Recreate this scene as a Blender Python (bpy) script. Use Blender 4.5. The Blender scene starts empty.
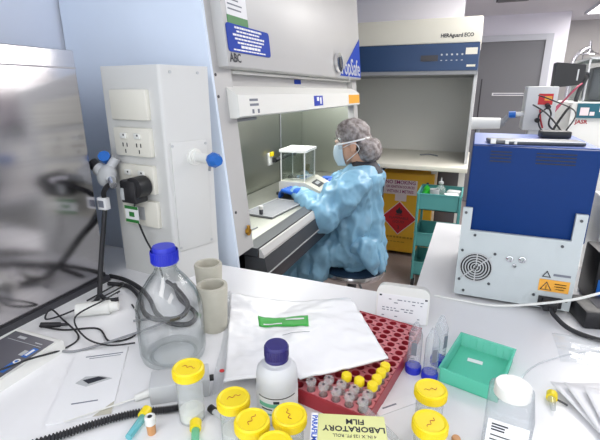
import bpy, bmesh, math, random
from mathutils import Matrix, Vector, Euler, noise
random.seed(7)
PI = math.pi
C = bpy.context.scene.collection
SC = bpy.context.scene

# ------------------------------------------------------------------ camera, world, light, exposure
cam_d = bpy.data.cameras.new('camera'); cam = bpy.data.objects.new('camera', cam_d); C.objects.link(cam)
cam_d.sensor_fit = 'HORIZONTAL'; cam_d.sensor_width = 36.0
cam_d.lens = 36.0 * 420.0 / 600.0
cam_d.clip_start = 0.02
cam.location = (0, 0, 1.45)
cam.rotation_euler = (math.radians(90 - 17.0), 0, math.radians(22.07))
SC.camera = cam
SC.view_settings.view_transform = 'Standard'; SC.view_settings.look = 'None'
SC.view_settings.exposure = -0.10; SC.view_settings.gamma = 1.0; SC.view_settings.use_curve_mapping = False
SC.cycles.use_denoising = True
SC.cycles.max_bounces = 10; SC.cycles.transparent_max_bounces = 24
SC.cycles.caustics_reflective = False; SC.cycles.caustics_refractive = False
SC.cycles.sample_clamp_indirect = 6.0
w = bpy.data.worlds.new('world'); SC.world = w; w.use_nodes = True
w.node_tree.nodes['Background'].inputs[0].default_value = (0.90, 0.95, 1.0, 1)
w.node_tree.nodes['Background'].inputs[1].default_value = 2.1

def area(name, loc, sx, sy, power, col=(1, 0.985, 0.96), rot=(0, 0, 0)):
    d = bpy.data.lights.new(name, 'AREA'); d.shape = 'RECTANGLE'; d.size = sx; d.size_y = sy
    d.energy = power; d.color = col
    o = bpy.data.objects.new(name, d); C.objects.link(o); o.location = loc; o.rotation_euler = rot
    return o
LAMPS = [(-0.40, -0.75, 12), (1.0, -0.75, 10), (0.55, 2.2, 13), (1.2, 3.2, 12), (0.40, 4.0, 15), (1.34, 5.6, 8), (0.30, 3.0, 9)]
for lx, ly, pw in LAMPS:
    area('ceiling_lamp', (lx, ly, 2.29), 0.55, 1.1, pw)

# ------------------------------------------------------------------ materials
def lin(r, g, b):
    f = lambda v: (v / 255 / 12.92) if v / 255 <= 0.04045 else ((v / 255 + 0.055) / 1.055) ** 2.4
    return (f(r), f(g), f(b), 1)

def mat(name, rgb, rough=0.5, metal=0.0, spec=0.5, noise_amt=0.0, noise_scale=8.0, bump=0.0, bump_scale=60.0, stretch=None, coat=0.0):
    m = bpy.data.materials.new(name); m.use_nodes = True
    nt = m.node_tree; b = nt.nodes['Principled BSDF']
    b.inputs['Base Color'].default_value = lin(*rgb)
    b.inputs['Roughness'].default_value = rough; b.inputs['Metallic'].default_value = metal
    b.inputs['Specular IOR Level'].default_value = spec
    b.inputs['Coat Weight'].default_value = coat
    if noise_amt or bump:
        tc = nt.nodes.new('ShaderNodeTexCoord'); src = tc.outputs['Object']
        if stretch:
            mp = nt.nodes.new('ShaderNodeMapping'); mp.inputs['Scale'].default_value = stretch
            nt.links.new(src, mp.inputs[0]); src = mp.outputs[0]
    if noise_amt:
        n = nt.nodes.new('ShaderNodeTexNoise'); n.inputs['Scale'].default_value = noise_scale; n.inputs['Detail'].default_value = 4
        nt.links.new(src, n.inputs['Vector'])
        r = nt.nodes.new('ShaderNodeMapRange'); r.inputs[1].default_value = 0.3; r.inputs[2].default_value = 0.7
        r.inputs[3].default_value = 1 - noise_amt; r.inputs[4].default_value = 1 + noise_amt
        nt.links.new(n.outputs[0], r.inputs[0])
        mx = nt.nodes.new('ShaderNodeMix'); mx.data_type = 'RGBA'; mx.blend_type = 'MULTIPLY'; mx.inputs[0].default_value = 1
        mx.inputs[6].default_value = lin(*rgb); nt.links.new(r.outputs[0], mx.inputs[7])
        nt.links.new(mx.outputs[2], b.inputs['Base Color'])
    if bump:
        n2 = nt.nodes.new('ShaderNodeTexNoise'); n2.inputs['Scale'].default_value = bump_scale; n2.inputs['Detail'].default_value = 3
        nt.links.new(src, n2.inputs['Vector'])
        bp = nt.nodes.new('ShaderNodeBump'); bp.inputs['Strength'].default_value = bump; bp.inputs['Distance'].default_value = 0.004
        nt.links.new(n2.outputs[0], bp.inputs['Height']); nt.links.new(bp.outputs[0], b.inputs['Normal'])
    return m

def clear(name, tint, edge, body=0.0, body_rgb=(255, 255, 255), rough=0.04, refl=0.5):
    """thin clear plastic or glass: see-through, denser where the wall is seen edge-on, with a fresnel gloss"""
    m = bpy.data.materials.new(name); m.use_nodes = True; nt = m.node_tree
    for n in list(nt.nodes): nt.nodes.remove(n)
    out = nt.nodes.new('ShaderNodeOutputMaterial')
    lw = nt.nodes.new('ShaderNodeLayerWeight'); lw.inputs[0].default_value = 0.25
    mixc = nt.nodes.new('ShaderNodeMix'); mixc.data_type = 'RGBA'
    mixc.inputs[6].default_value = (*tint, 1); mixc.inputs[7].default_value = (*edge, 1)
    l3 = nt.nodes.new('ShaderNodeLayerWeight'); l3.inputs[0].default_value = 0.5
    p3 = nt.nodes.new('ShaderNodeMath'); p3.operation = 'POWER'; p3.inputs[1].default_value = 3.0
    nt.links.new(l3.outputs['Facing'], p3.inputs[0]); nt.links.new(p3.outputs[0], mixc.inputs[0])
    tr = nt.nodes.new('ShaderNodeBsdfTransparent'); nt.links.new(mixc.outputs[2], tr.inputs[0])
    last = tr.outputs[0]
    if body > 0:
        di = nt.nodes.new('ShaderNodeBsdfDiffuse'); di.inputs[0].default_value = lin(*body_rgb)
        tl = nt.nodes.new('ShaderNodeBsdfTranslucent'); tl.inputs[0].default_value = lin(*body_rgb)
        m0 = nt.nodes.new('ShaderNodeMixShader'); m0.inputs[0].default_value = 0.45
        nt.links.new(di.outputs[0], m0.inputs[1]); nt.links.new(tl.outputs[0], m0.inputs[2])
        m1 = nt.nodes.new('ShaderNodeMixShader'); m1.inputs[0].default_value = body
        nt.links.new(last, m1.inputs[1]); nt.links.new(m0.outputs[0], m1.inputs[2]); last = m1.outputs[0]
    gl = nt.nodes.new('ShaderNodeBsdfGlossy'); gl.inputs['Roughness'].default_value = rough
    l2 = nt.nodes.new('ShaderNodeLayerWeight'); l2.inputs[0].default_value = 0.5
    pw = nt.nodes.new('ShaderNodeMath'); pw.operation = 'POWER'; pw.inputs[1].default_value = 4.0
    nt.links.new(l2.outputs['Facing'], pw.inputs[0])
    fr = nt.nodes.new('ShaderNodeMath'); fr.operation = 'MULTIPLY_ADD'; fr.inputs[1].default_value = refl * 0.9; fr.inputs[2].default_value = refl * 0.05
    nt.links.new(pw.outputs[0], fr.inputs[0])
    m2 = nt.nodes.new('ShaderNodeMixShader'); nt.links.new(fr.outputs[0], m2.inputs[0])
    nt.links.new(last, m2.inputs[1]); nt.links.new(gl.outputs[0], m2.inputs[2])
    nt.links.new(m2.outputs[0], out.inputs[0])
    return m

def emit(name, rgb, s):
    m = bpy.data.materials.new(name); m.use_nodes = True; b = m.node_tree.nodes['Principled BSDF']
    b.inputs['Base Color'].default_value = lin(*rgb); b.inputs['Emission Color'].default_value = lin(*rgb); b.inputs['Emission Strength'].default_value = s
    return m

def cloth(name, rgb, thin, rough=0.4, nz=0.0, rgb2=None, scale=20):
    m = mat(name, rgb, rough); nt = m.node_tree; b = nt.nodes['Principled BSDF']; out = nt.nodes['Material Output']
    tl = nt.nodes.new('ShaderNodeBsdfTranslucent'); tl.inputs[0].default_value = lin(*rgb)
    mx = nt.nodes.new('ShaderNodeMixShader'); mx.inputs[0].default_value = thin
    nt.links.new(b.outputs[0], mx.inputs[1]); nt.links.new(tl.outputs[0], mx.inputs[2]); nt.links.new(mx.outputs[0], out.inputs[0])
    if rgb2:
        tc = nt.nodes.new('ShaderNodeTexCoord'); n = nt.nodes.new('ShaderNodeTexNoise'); n.inputs['Scale'].default_value = scale; n.inputs['Detail'].default_value = 5
        nt.links.new(tc.outputs['Object'], n.inputs['Vector'])
        r = nt.nodes.new('ShaderNodeValToRGB'); r.color_ramp.elements[0].position = 0.38; r.color_ramp.elements[1].position = 0.66
        r.color_ramp.elements[0].color = lin(*rgb); r.color_ramp.elements[1].color = lin(*rgb2)
        nt.links.new(n.outputs[0], r.inputs[0]); nt.links.new(r.outputs[0], b.inputs['Base Color']); nt.links.new(r.outputs[0], tl.inputs[0])
    return m

M = {}
M['floor'] = mat('vinyl_floor', (168, 155, 152), 0.35, noise_amt=0.05, noise_scale=30)
M['wall'] = mat('wall_paint', (240, 238, 248), 0.6)
M['wall_lav'] = mat('lavender_wall_paint', (236, 242, 255), 0.6)
M['wall_shaded'] = mat('shaded_wall_paint', (200, 198, 196), 0.7)  # recess wall: its shade is put into the colour as a greyer tone
M['ceil'] = mat('ceiling_paint', (232, 232, 236), 0.8)
M['door'] = mat('grey_door', (122, 123, 128), 0.5)
M['doorframe'] = mat('door_frame', (205, 208, 216), 0.5)
M['bench'] = mat('white_laminate', (236, 236, 238), 0.28, spec=0.4)
M['white'] = mat('white_plastic', (232, 232, 228), 0.4)
M['outlet'] = mat('outlet_plastic', (228, 225, 214), 0.4)
M['cream'] = mat('cream_enamel', (220, 217, 204), 0.4)
M['enamel'] = mat('grey_white_enamel', (192, 191, 190), 0.35)
M['enamel2'] = mat('hood_liner', (222, 222, 216), 0.5)
M['bluewhite'] = mat('pale_blue_enamel', (222, 233, 249), 0.4)
M['post'] = mat('post_enamel', (213, 213, 211), 0.4)
M['steel'] = mat('brushed_steel', (190, 187, 190), 0.16, 1.0, noise_amt=0.04, noise_scale=3, stretch=(1, 1, 40), bump=0.02, bump_scale=30)
M['steel2'] = mat('satin_steel', (168, 171, 162), 0.38, 1.0)
M['steel3'] = mat('worktop_steel', (150, 151, 144), 0.45, 0.8)
M['chrome'] = mat('chrome', (215, 215, 218), 0.12, 1.0)
M['darksteel'] = mat('dark_steel', (92, 94, 98), 0.4, 0.7)
M['black'] = mat('black_plastic', (28, 28, 31), 0.45)
M['rubber'] = mat('black_rubber', (36, 36, 40), 0.6)
M['dark'] = mat('dark_grey', (62, 62, 68), 0.5)
M['grey'] = mat('mid_grey', (140, 142, 146), 0.5)
M['lgrey'] = mat('light_grey', (190, 192, 194), 0.5)
M['slot'] = mat('socket_dark', (40, 40, 42), 0.7)
M['navy'] = mat('hood_blue', (38, 66, 106), 0.35)
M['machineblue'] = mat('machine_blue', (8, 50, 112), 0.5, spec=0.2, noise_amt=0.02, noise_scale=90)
M['machinegrey'] = mat('machine_plate', (196, 203, 205), 0.45)
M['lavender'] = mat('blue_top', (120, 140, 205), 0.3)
M['blue'] = mat('bright_blue', (38, 62, 176), 0.4)
M['capblue'] = mat('cap_blue', (36, 48, 190), 0.35)
M['capnavy'] = mat('cap_navy', (44, 38, 110), 0.35)
M['valveblue'] = mat('valve_blue', (34, 104, 190), 0.4)
M['noticeblue'] = mat('notice_blue', (24, 62, 165), 0.6, spec=0.2)
M['yellow'] = mat('lid_yellow', (244, 218, 30), 0.4)
M['cabyellow'] = mat('cabinet_yellow', (240, 184, 46), 0.4)
M['orange'] = mat('label_orange', (240, 172, 62), 0.5)
M['red'] = mat('sign_red', (205, 38, 44), 0.5)
M['maroon'] = mat('rack_maroon', (166, 44, 56), 0.4)
M['rackpink'] = mat('rack_top_pink', (202, 116, 122), 0.4)
M['teal'] = mat('trolley_teal', (84, 158, 156), 0.45)
M['tealsign'] = mat('teal_panel', (14, 92, 110), 0.4)
M['green'] = mat('strip_green', (62, 176, 70), 0.4)
M['limegreen'] = mat('lime_green', (60, 205, 60), 0.4)
M['labelgreen'] = mat('label_green', (40, 120, 52), 0.5)
M['paper'] = mat('white_paper', (238, 238, 240), 0.7)
M['purple'] = mat('sign_purple', (150, 30, 100), 0.6)
M['pink'] = mat('sign_pale', (235, 220, 222), 0.6)
M['redink'] = mat('red_ink', (176, 50, 56), 0.6)
M['ink'] = mat('black_ink', (40, 42, 52), 0.6)
M['greyink'] = mat('grey_ink', (120, 124, 136), 0.6)
M['blueink'] = mat('blue_ink', (40, 90, 190), 0.6)
M['whiteink'] = mat('white_ink', (240, 240, 240), 0.6)
M['beige'] = mat('grey_beige_ceramic', (190, 186, 172), 0.7, noise_amt=0.04, noise_scale=40)
M['film'] = mat('white_film', (248, 248, 250), 0.22, spec=0.6, bump=0.35, bump_scale=18)
M['paleyellow'] = mat('carton_yellow', (226, 228, 158), 0.6)
M['skin'] = mat('skin', (214, 165, 138), 0.5)
M['hair'] = mat('dark_hair', (52, 42, 40), 0.5)
M['brass'] = mat('brass', (200, 150, 60), 0.3, 1.0)
M['screen'] = mat('screen_grey', (92, 92, 100), 0.3)
M['darkblue'] = mat('seat_blue', (38, 62, 88), 0.5)
M['pinkcable'] = mat('pink_cable', (205, 96, 120), 0.5)
M['lamp'] = emit('lamp_diffuser', (255, 250, 245), 6.0)
M['glass'] = clear('clear_glass', (0.992, 0.997, 0.997), (0.5, 0.57, 0.58), refl=0.9, rough=0.02)
M['pane'] = clear('clear_pane', (0.95, 0.97, 0.96), (0.7, 0.8, 0.78), refl=0.6)
M['liquid'] = clear('clear_liquid', (0.95, 0.97, 0.97), (0.75, 0.82, 0.84), refl=0.4)
M['frost'] = clear('frosted_plastic', (0.97, 0.985, 0.985), (0.9, 0.92, 0.93), body=0.26, body_rgb=(248, 249, 250), rough=0.25)
M['clearp'] = clear('clear_plastic', (0.97, 0.98, 0.985), (0.76, 0.80, 0.84), body=0.22, body_rgb=(230, 234, 240), rough=0.08, refl=0.7)
M['clearfilm'] = clear('clear_film', (0.95, 0.96, 0.97), (0.8, 0.84, 0.86), body=0.12, rough=0.1, refl=0.8)
M['tealclear'] = clear('teal_clear', (0.74, 0.96, 0.91), (0.5, 0.88, 0.8), body=0.55, body_rgb=(150, 246, 224), rough=0.15)
M['whitebottle'] = cloth('white_bottle', (232, 234, 238), 0.25, 0.35)
M['gown'] = cloth('gown_film', (152, 202, 231), 0.25, 0.19)
M['mask'] = cloth('mask_paper', (206, 224, 234), 0.2, 0.7)
M['haircap'] = cloth('hair_net', (126, 116, 114), 0.1, 0.6, rgb2=(178, 172, 172), scale=46)
M['glove'] = mat('nitrile_glove', (44, 104, 204), 0.35)
M['cyan'] = clear('cyan_plastic', (0.7, 0.93, 0.95), (0.5, 0.8, 0.85), body=0.6, body_rgb=(150, 226, 234))
M['mint'] = clear('mint_plastic', (0.7, 0.95, 0.85), (0.5, 0.85, 0.7), body=0.6, body_rgb=(160, 236, 204))
M['amber'] = mat('amber_liquid', (205, 150, 100), 0.4)
M['sediment'] = mat('pale_granules', (240, 239, 230), 0.8)

# ------------------------------------------------------------------ mesh helpers
def frame(o, x, y):
    x = Vector(x).normalized(); y = Vector(y); y = (y - x * y.dot(x)).normalized(); z = x.cross(y)
    m = Matrix.Identity(4)
    for i in range(3):
        m[i][0] = x[i]; m[i][1] = y[i]; m[i][2] = z[i]; m[i][3] = o[i]
    return m

def spline(pts, n=8, closed=False):
    P = [Vector(p) for p in pts]
    if len(P) < 3: return P
    out = []
    N = len(P); rng = N if closed else N - 1
    for i in range(rng):
        if closed: a, b, c, d = P[(i - 1) % N], P[i], P[(i + 1) % N], P[(i + 2) % N]
        else: a, b, c, d = P[max(i - 1, 0)], P[i], P[i + 1], P[min(i + 2, N - 1)]
        for k in range(n):
            t = k / n
            out.append(0.5 * ((2 * b) + (c - a) * t + (2 * a - 5 * b + 4 * c - d) * t * t + (3 * b - a - 3 * c + d) * t ** 3))
    if not closed: out.append(P[-1])
    return out

class MB:
    def __init__(s): s.bm = bmesh.new(); s.mi = 0; s.T = None
    def _fin(s, verts, M_=None):
        for v in verts:
            if M_ is not None: v.co = M_ @ v.co
            if s.T is not None: v.co = s.T @ v.co
        fs = set()
        for v in verts:
            for f in v.link_faces: fs.add(f)
        for f in fs: f.material_index = s.mi
    def box(s, c, d, M_=None, bev=0.0, seg=2):
        r = bmesh.ops.create_cube(s.bm, size=1.0); vs = r['verts']
        for v in vs: v.co = Vector((c[0] + v.co.x * d[0], c[1] + v.co.y * d[1], c[2] + v.co.z * d[2]))
        if bev > 0:
            es = list({e for v in vs for e in v.link_edges})
            g = bmesh.ops.bevel(s.bm, geom=es, offset=bev, segments=seg, affect='EDGES', profile=0.5)
            vs = list({v for f in g['faces'] for v in f.verts} | {v for v in vs if v.is_valid})
        s._fin(vs, M_); return s
    def span(s, a, b, M_=None, bev=0.0):
        return s.box([(a[i] + b[i]) / 2 for i in range(3)], [abs(b[i] - a[i]) for i in range(3)], M_, bev)
    def cyl(s, p0, p1, r0, r1=None, seg=20, M_=None):
        r1 = r0 if r1 is None else r1
        p0 = Vector(p0); p1 = Vector(p1); d = p1 - p0
        q = d.to_track_quat('Z', 'Y').to_matrix().to_4x4()
        r = bmesh.ops.create_cone(s.bm, cap_ends=True, segments=seg, radius1=r0, radius2=r1, depth=d.length)
        T = Matrix.Translation((p0 + p1) / 2) @ q
        s._fin(r['verts'], T if M_ is None else M_ @ T); return s
    def sph(s, c, r, seg=16, M_=None, rot=None):
        g = bmesh.ops.create_uvsphere(s.bm, u_segments=seg, v_segments=max(6, seg // 2), radius=1.0)
        rr = r if hasattr(r, '__len__') else (r, r, r)
        T = Matrix.Translation(c) @ (rot.to_4x4() if rot is not None else Matrix.Identity(4)) @ Matrix.Diagonal((*rr, 1))
        s._fin(g['verts'], T if M_ is None else M_ @ T); return s
    def lathe(s, prof, seg=32, c=(0, 0, 0), M_=None, sx=1, sy=1, closed=False):
        rows = []; allv = []
        for r, z in prof:
            if r < 1e-6:
                v = s.bm.verts.new((c[0], c[1], c[2] + z)); rows.append([v]); allv.append(v)
            else:
                ring = [s.bm.verts.new((c[0] + sx * r * math.cos(2 * PI * k / seg), c[1] + sy * r * math.sin(2 * PI * k / seg), c[2] + z)) for k in range(seg)]
                rows.append(ring); allv += ring
        n = len(rows)
        for i in range(n if closed else n - 1):
            a, b = rows[i], rows[(i + 1) % n]
            for k in range(seg):
                k2 = (k + 1) % seg
                if len(a) == 1 and len(b) == 1: continue
                if len(a) == 1: s.bm.faces.new((a[0], b[k2], b[k]))
                elif len(b) == 1: s.bm.faces.new((a[k], a[k2], b[0]))
                else: s.bm.faces.new((a[k], a[k2], b[k2], b[k]))
        s._fin(allv, M_); return s
    def tube(s, pts, r, seg=8, n=8, closed=False, raw=False, M_=None):
        P = [Vector(p) for p in pts] if raw else spline(pts, n, closed)
        N = len(P); rings = []; allv = []
        up = None
        for i in range(N):
            if closed: t = P[(i + 1) % N] - P[i - 1]
            else: t = P[min(i + 1, N - 1)] - P[max(i - 1, 0)]
            if t.length < 1e-9: t = Vector((0, 0, 1))
            t.normalize()
            if up is None: up = t.orthogonal().normalized()
            up = (up - t * up.dot(t))
            up = up.normalized() if up.length > 1e-6 else t.orthogonal().normalized()
            sd = t.cross(up); rad = r(i / max(N - 1, 1)) if callable(r) else r
            ring = [s.bm.verts.new(P[i] + up * (rad * math.cos(2 * PI * k / seg)) + sd * (rad * math.sin(2 * PI * k / seg))) for k in range(seg)]
            rings.append(ring); allv += ring
        for i in range(N if closed else N - 1):
            a, b = rings[i], rings[(i + 1) % N]
            for k in range(seg): s.bm.faces.new((a[k], a[(k + 1) % seg], b[(k + 1) % seg], b[k]))
        if not closed:
            s.bm.faces.new(list(reversed(rings[0]))); s.bm.faces.new(rings[-1])
        s._fin(allv, M_); return s
    def prism(s, poly, h0, h1, M_=None):
        """polygon in local xy, extruded along local z from h0 to h1"""
        a = [s.bm.verts.new((x, y, h0)) for x, y in poly]; b = [s.bm.verts.new((x, y, h1)) for x, y in poly]
        n = len(poly)
        s.bm.faces.new(list(reversed(a))); s.bm.faces.new(b)
        for k in range(n): s.bm.faces.new((a[k], a[(k + 1) % n], b[(k + 1) % n], b[k]))
        s._fin(a + b, M_); return s
    def grid(s, fn, nu, nv, close_u=False):
        vs = [[s.bm.verts.new(fn(i / nu, j / nv)) for j in range(nv + 1)] for i in range(nu + (0 if close_u else 1))]
        L = len(vs)
        for i in range(L if close_u else L - 1):
            for j in range(nv):
                a, b = vs[i], vs[(i + 1) % L]
                s.bm.faces.new((a[j], b[j], b[j + 1], a[j + 1]))
        s._fin([v for r in vs for v in r]); return s
    def build(s, name, mats, parent=None, smooth=True, ang=38, local=None):
        bmesh.ops.recalc_face_normals(s.bm, faces=s.bm.faces[:])
        me = bpy.data.meshes.new(name); s.bm.to_mesh(me); s.bm.free()
        for m in (mats if isinstance(mats, (list, tuple)) else [mats]): me.materials.append(m)
        if smooth:
            me.shade_smooth(); me.set_sharp_from_angle(angle=math.radians(ang))
        o = bpy.data.objects.new(name, me); C.objects.link(o)
        if parent is not None: o.parent = parent
        if local is not None: o.matrix_local = local
        return o

def tag(o, label=None, cat=None, group=None, kind=None):
    if label: o['label'] = label
    if cat: o['category'] = cat
    if group: o['group'] = group
    if kind: o['kind'] = kind
    return o
def thing(name, label, cat, loc=(0, 0, 0), rz=0.0, group=None):
    o = bpy.data.objects.new(name, None); C.objects.link(o); o.location = loc; o.rotation_euler = (0, 0, rz)
    o.empty_display_size = 0.05
    return tag(o, label, cat, group)
def copy_tree(o, parent=None):
    c = o.copy(); C.objects.link(c); c.parent = parent
    for ch in list(o.children): copy_tree(ch, c)
    return c
def place(o, loc, label, rz=None):
    o.location = loc; o['label'] = label
    if rz is not None: o.rotation_euler = (0, 0, rz)
    return o
def text(body, size, m, parent, fr, name='lettering', align='LEFT', ext=0.0003, sx=1.0, bold=0.0):
    cu = bpy.data.curves.new('t', 'FONT'); cu.body = body; cu.size = size; cu.align_x = align; cu.align_y = 'CENTER'
    cu.extrude = ext; cu.resolution_u = 2; cu.offset = bold
    o = bpy.data.objects.new('t', cu); C.objects.link(o)
    dg = bpy.context.evaluated_depsgraph_get(); me = bpy.data.meshes.new_from_object(o.evaluated_get(dg))
    bpy.data.objects.remove(o); bpy.data.curves.remove(cu)
    me.name = name; me.materials.clear(); me.materials.append(m)
    me.transform(fr @ Matrix.Diagonal((sx, 1, 1, 1)))
    t = bpy.data.objects.new(name, me); C.objects.link(t); t.parent = parent
    return t
def remesh(o, voxel, smooth_it=2, fn=None):
    md = o.modifiers.new('r', 'REMESH'); md.mode = 'VOXEL'; md.voxel_size = voxel
    if smooth_it:
        sm = o.modifiers.new('s', 'SMOOTH'); sm.iterations = smooth_it; sm.factor = 0.5
    dg = bpy.context.evaluated_depsgraph_get(); me = bpy.data.meshes.new_from_object(o.evaluated_get(dg))
    mats = list(o.data.materials); o.modifiers.clear(); old = o.data; o.data = me
    me.materials.clear()
    for m in mats: me.materials.append(m)
    bpy.data.meshes.remove(old)
    if fn:
        nn = [v.normal.copy() for v in me.vertices]
        for v, n in zip(me.vertices, nn): v.co = fn(v.co.copy(), n)
        me.update()
    me.shade_smooth()
    return o
def structure(o): o['kind'] = 'structure'; return o
def lines(mb, fr, rows, w, step, h, rnd=True):
    """rows of small print seen too small to read: thin bars"""
    for i in range(rows):
        ww = w * (random.uniform(0.6, 1.0) if rnd else 1.0)
        mb.box((ww / 2, -i * step, 0.0002), (ww, h, 0.0004), fr)

# ------------------------------------------------------------------ setting
Z0 = 0.90
structure(MB().span((-1.45, -1.2, -0.1), (3.2, 7.0, 0)).build('floor', M['floor'], smooth=False))
structure(MB().span((-1.46, -1.2, 0), (-1.36, 6.2, 2.33)).build('wall_left', M['wall_lav'], smooth=False))
structure(MB().span((-1.36, 4.32, 0), (-0.19, 4.42, 2.33)).build('wall_behind_hood', M['wall'], smooth=False))
structure(MB().span((-1.45, 6.07, 0), (0.90, 6.95, 2.33)).build('wall_back', M['wall'], smooth=False))
structure(MB().span((0.90, 6.85, 0), (3.2, 6.95, 2.33)).build('wall_back_recess', M['wall_shaded'], smooth=False))
structure(MB().span((3.1, -1.2, 0), (3.2, 6.95, 2.33)).build('wall_right', M['wall'], smooth=False))
structure(MB().span((-1.46, -1.2, 2.33), (3.2, 7.0, 2.43)).build('ceiling', M['ceil'], smooth=False))
d = structure(MB().span((-0.20, 6.035, 0.01), (0.675, 6.068, 2.03)).build('door_1', M['door'], smooth=False))
mb = MB(); mb.span((0.675, 6.02, 0.0), (0.75, 6.069, 2.10)); mb.span((-0.20, 6.02, 2.032), (0.6749, 6.069, 2.10)); mb.span((-0.27, 6.02, 0), (-0.2001, 6.069, 2.1))
mb.build('door_frame', M['doorframe'], d, smooth=False)
mb = MB(); mb.span((0.165, 6.022, 1.40), (0.62, 6.035, 1.435)); mb.build('sign_plate', M['paper'], d, smooth=False)
mb = MB(); lines(mb, frame((0.18, 6.0215, 1.418), (1, 0, 0), (0, 0, 1)), 1, 0.40, 0.01, 0.013, False); mb.build('sign_print', M['greyink'], d, smooth=False)
mb = MB(); mb.span((0.02, 6.024, 0.9), (0.035, 6.034, 1.6)); mb.build('door_handle', M['dark'], d, smooth=False)
# ceiling lights and vent
for i, (lx, ly, pw) in enumerate(LAMPS):
    if i not in (2, 4, 5): continue
    t = thing('ceiling_light', ['', '', 'white ceiling light panel above the blue machine', '', 'white ceiling light panel in front of the grey door', 'glowing white ceiling light panel at the top right corner'][i], 'ceiling light', (lx, ly, 2.33))
    mb = MB(); a, b = 0.30, 0.58
    mb.span((-a, -b, -0.03), (-a + 0.02, b, 0)); mb.span((a - 0.02, -b, -0.03), (a, b, 0)); mb.span((-a, -b, -0.03), (a, -b + 0.02, 0)); mb.span((-a, b - 0.02, -0.03), (a, b, 0))
    mb.build('light_frame', M['doorframe'], t, smooth=False)
    MB().span((-a + 0.02, -b + 0.02, -0.022), (a - 0.02, b - 0.02, -0.002)).build('diffuser', M['lamp'], t, smooth=False)
t = thing('ceiling_vent', 'dark slatted air vent in the ceiling above the grey door', 'vent', (0.22, 4.95, 2.33))
mb = MB(); mb.span((-0.15, -0.2, -0.012), (0.15, 0.2, 0)); mb.build('vent_frame', M['dark'], t, smooth=False)
mb = MB()
for k in range(7): mb.box((0, -0.17 + k * 0.056, -0.018), (0.27, 0.03, 0.004))
mb.build('slats', M['grey'], t, smooth=False)

# ------------------------------------------------------------------ benches
t = thing('lab_bench', 'long white laminate lab bench covering the foreground with a wing to the right', 'bench', (0, 0, 0))
mb = MB(); mb.prism([(-1.355, 0.05), (1.7, 0.05), (1.7, 1.863), (-0.106, 1.863), (-0.106, 1.098), (-1.355, 1.098)], 0.868, Z0)
mb.build('worktop', M['bench'], t, smooth=False)
mb = MB(); mb.span((-1.34, 0.10, 0.08), (-0.5, 1.04, 0.867)); mb.build('base_cabinet', M['white'], t, smooth=False)
mb = MB(); mb.span((-0.05, 0.35, 0.08), (1.68, 1.80, 0.867)); mb.build('base_cabinet', M['white'], t, smooth=False)
mb = MB(); mb.span((-1.30, 0.14, 0.0), (-0.54, 1.0, 0.0795)); mb.build('plinth', M['dark'], t, smooth=False)
mb = MB(); mb.span((0.0, 0.4, 0.0), (1.64, 1.75, 0.0795)); mb.build('plinth', M['dark'], t, smooth=False)
t = thing('side_bench', 'white bench against the back behind the blue machine', 'bench', (0.35, 2.45, 0))
MB().span((0, 0, 0.87), (1.9, 0.75, 0.90)).build('worktop', M['bench'], t, smooth=False)
MB().span((0.03, 0.03, 0.0), (1.87, 0.72, 0.869)).build('base_cabinet', M['white'], t, smooth=False)

# ------------------------------------------------------------------ biosafety cabinet (sloped front face, opening to +X)
SL = 0.102                                          # lean of the front: x falls by SL per metre of height
XF = lambda z, off=0.0: -0.70 - SL * (z - 0.94) + off
Y0, Y1 = 1.15, 2.86
bsc = thing('biosafety_cabinet', 'large white biosafety cabinet with steel interior in front of the gowned person', 'cabinet', (0, 0, 0))
def sideplate(y0, y1, name, m):
    mb = MB(); fr = frame((0, y1, 0), (1, 0, 0), (0, 0, 1))
    mb.prism([(-1.345, 0.80), (-0.69, 0.80), (XF(0.92), 0.92), (XF(2.15), 2.15), (-1.345, 2.15)], 0, y1 - y0, fr)
    return mb.build(name, m, bsc, smooth=False)
sideplate(Y0, Y0 + 0.012, 'side_panel', M['bluewhite']); sideplate(Y1 - 0.012, Y1, 'side_panel', M['enamel'])
SY = Vector((-SL, 0, 1)).normalized()
def ffr(y, z, off=0.0): return frame((XF(z, off), y, z), (0, 1, 0), SY)
# front jambs
for ya, yb in ((Y0 + 0.0125, Y0 + 0.118), (Y1 - 0.10, Y1 - 0.0125)):
    mb = MB(); mb.box(((yb - ya) / 2, 0.60, -0.02), (yb - ya, 1.22, 0.04), ffr(ya, 0.92)); j = mb.build('front_jamb', M['enamel'], bsc, smooth=False)
mb = MB()
for z in (1.50, 1.435, 1.06): mb.cyl((0, 0, -0.001), (0, 0, 0.002), 0.005, seg=10, M_=ffr(Y0 + 0.022 if z > 1.2 else Y0 + 0.03, z))
mb.build('screws', M['dark'], bsc)
# upper fascia
mb = MB(); mb.box(((Y1 - 0.004 - 1.195) / 2, 0.31, 0.0), (Y1 - 0.004 - 1.195, 0.62, 0.05), ffr(1.195, 1.522, 0.012), bev=0.006)
fas = mb.build('upper_fascia', M['enamel'], bsc)
F = lambda y, z: ffr(y, z, 0.0385)
text('ABC', 0.038, M['ink'], fas, F(1.208, 1.551), sx=0.95, bold=0.0008)
mb = MB(); mb.box((0.065, 0.0, 0), (0.13, 0.1, 0.001), F(1.222, 1.727)); lab = mb.build('certificate_label', M['paper'], fas, smooth=False)
mb = MB(); lines(mb, ffr(1.23, 1.765, 0.0395), 6, 0.11, 0.014, 0.004); mb.build('label_print', M['greyink'], lab, smooth=False)
mb = MB(); mb.box((0.065, 0.0, 0), (0.13, 0.026, 0.0014), F(1.222, 1.664)); mb.build('green_band', M['labelgreen'], fas, smooth=False)
mb = MB(); fr = F(1.205, 1.611)
W, H, rr = 0.295, 0.084, 0.012
poly = []
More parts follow.
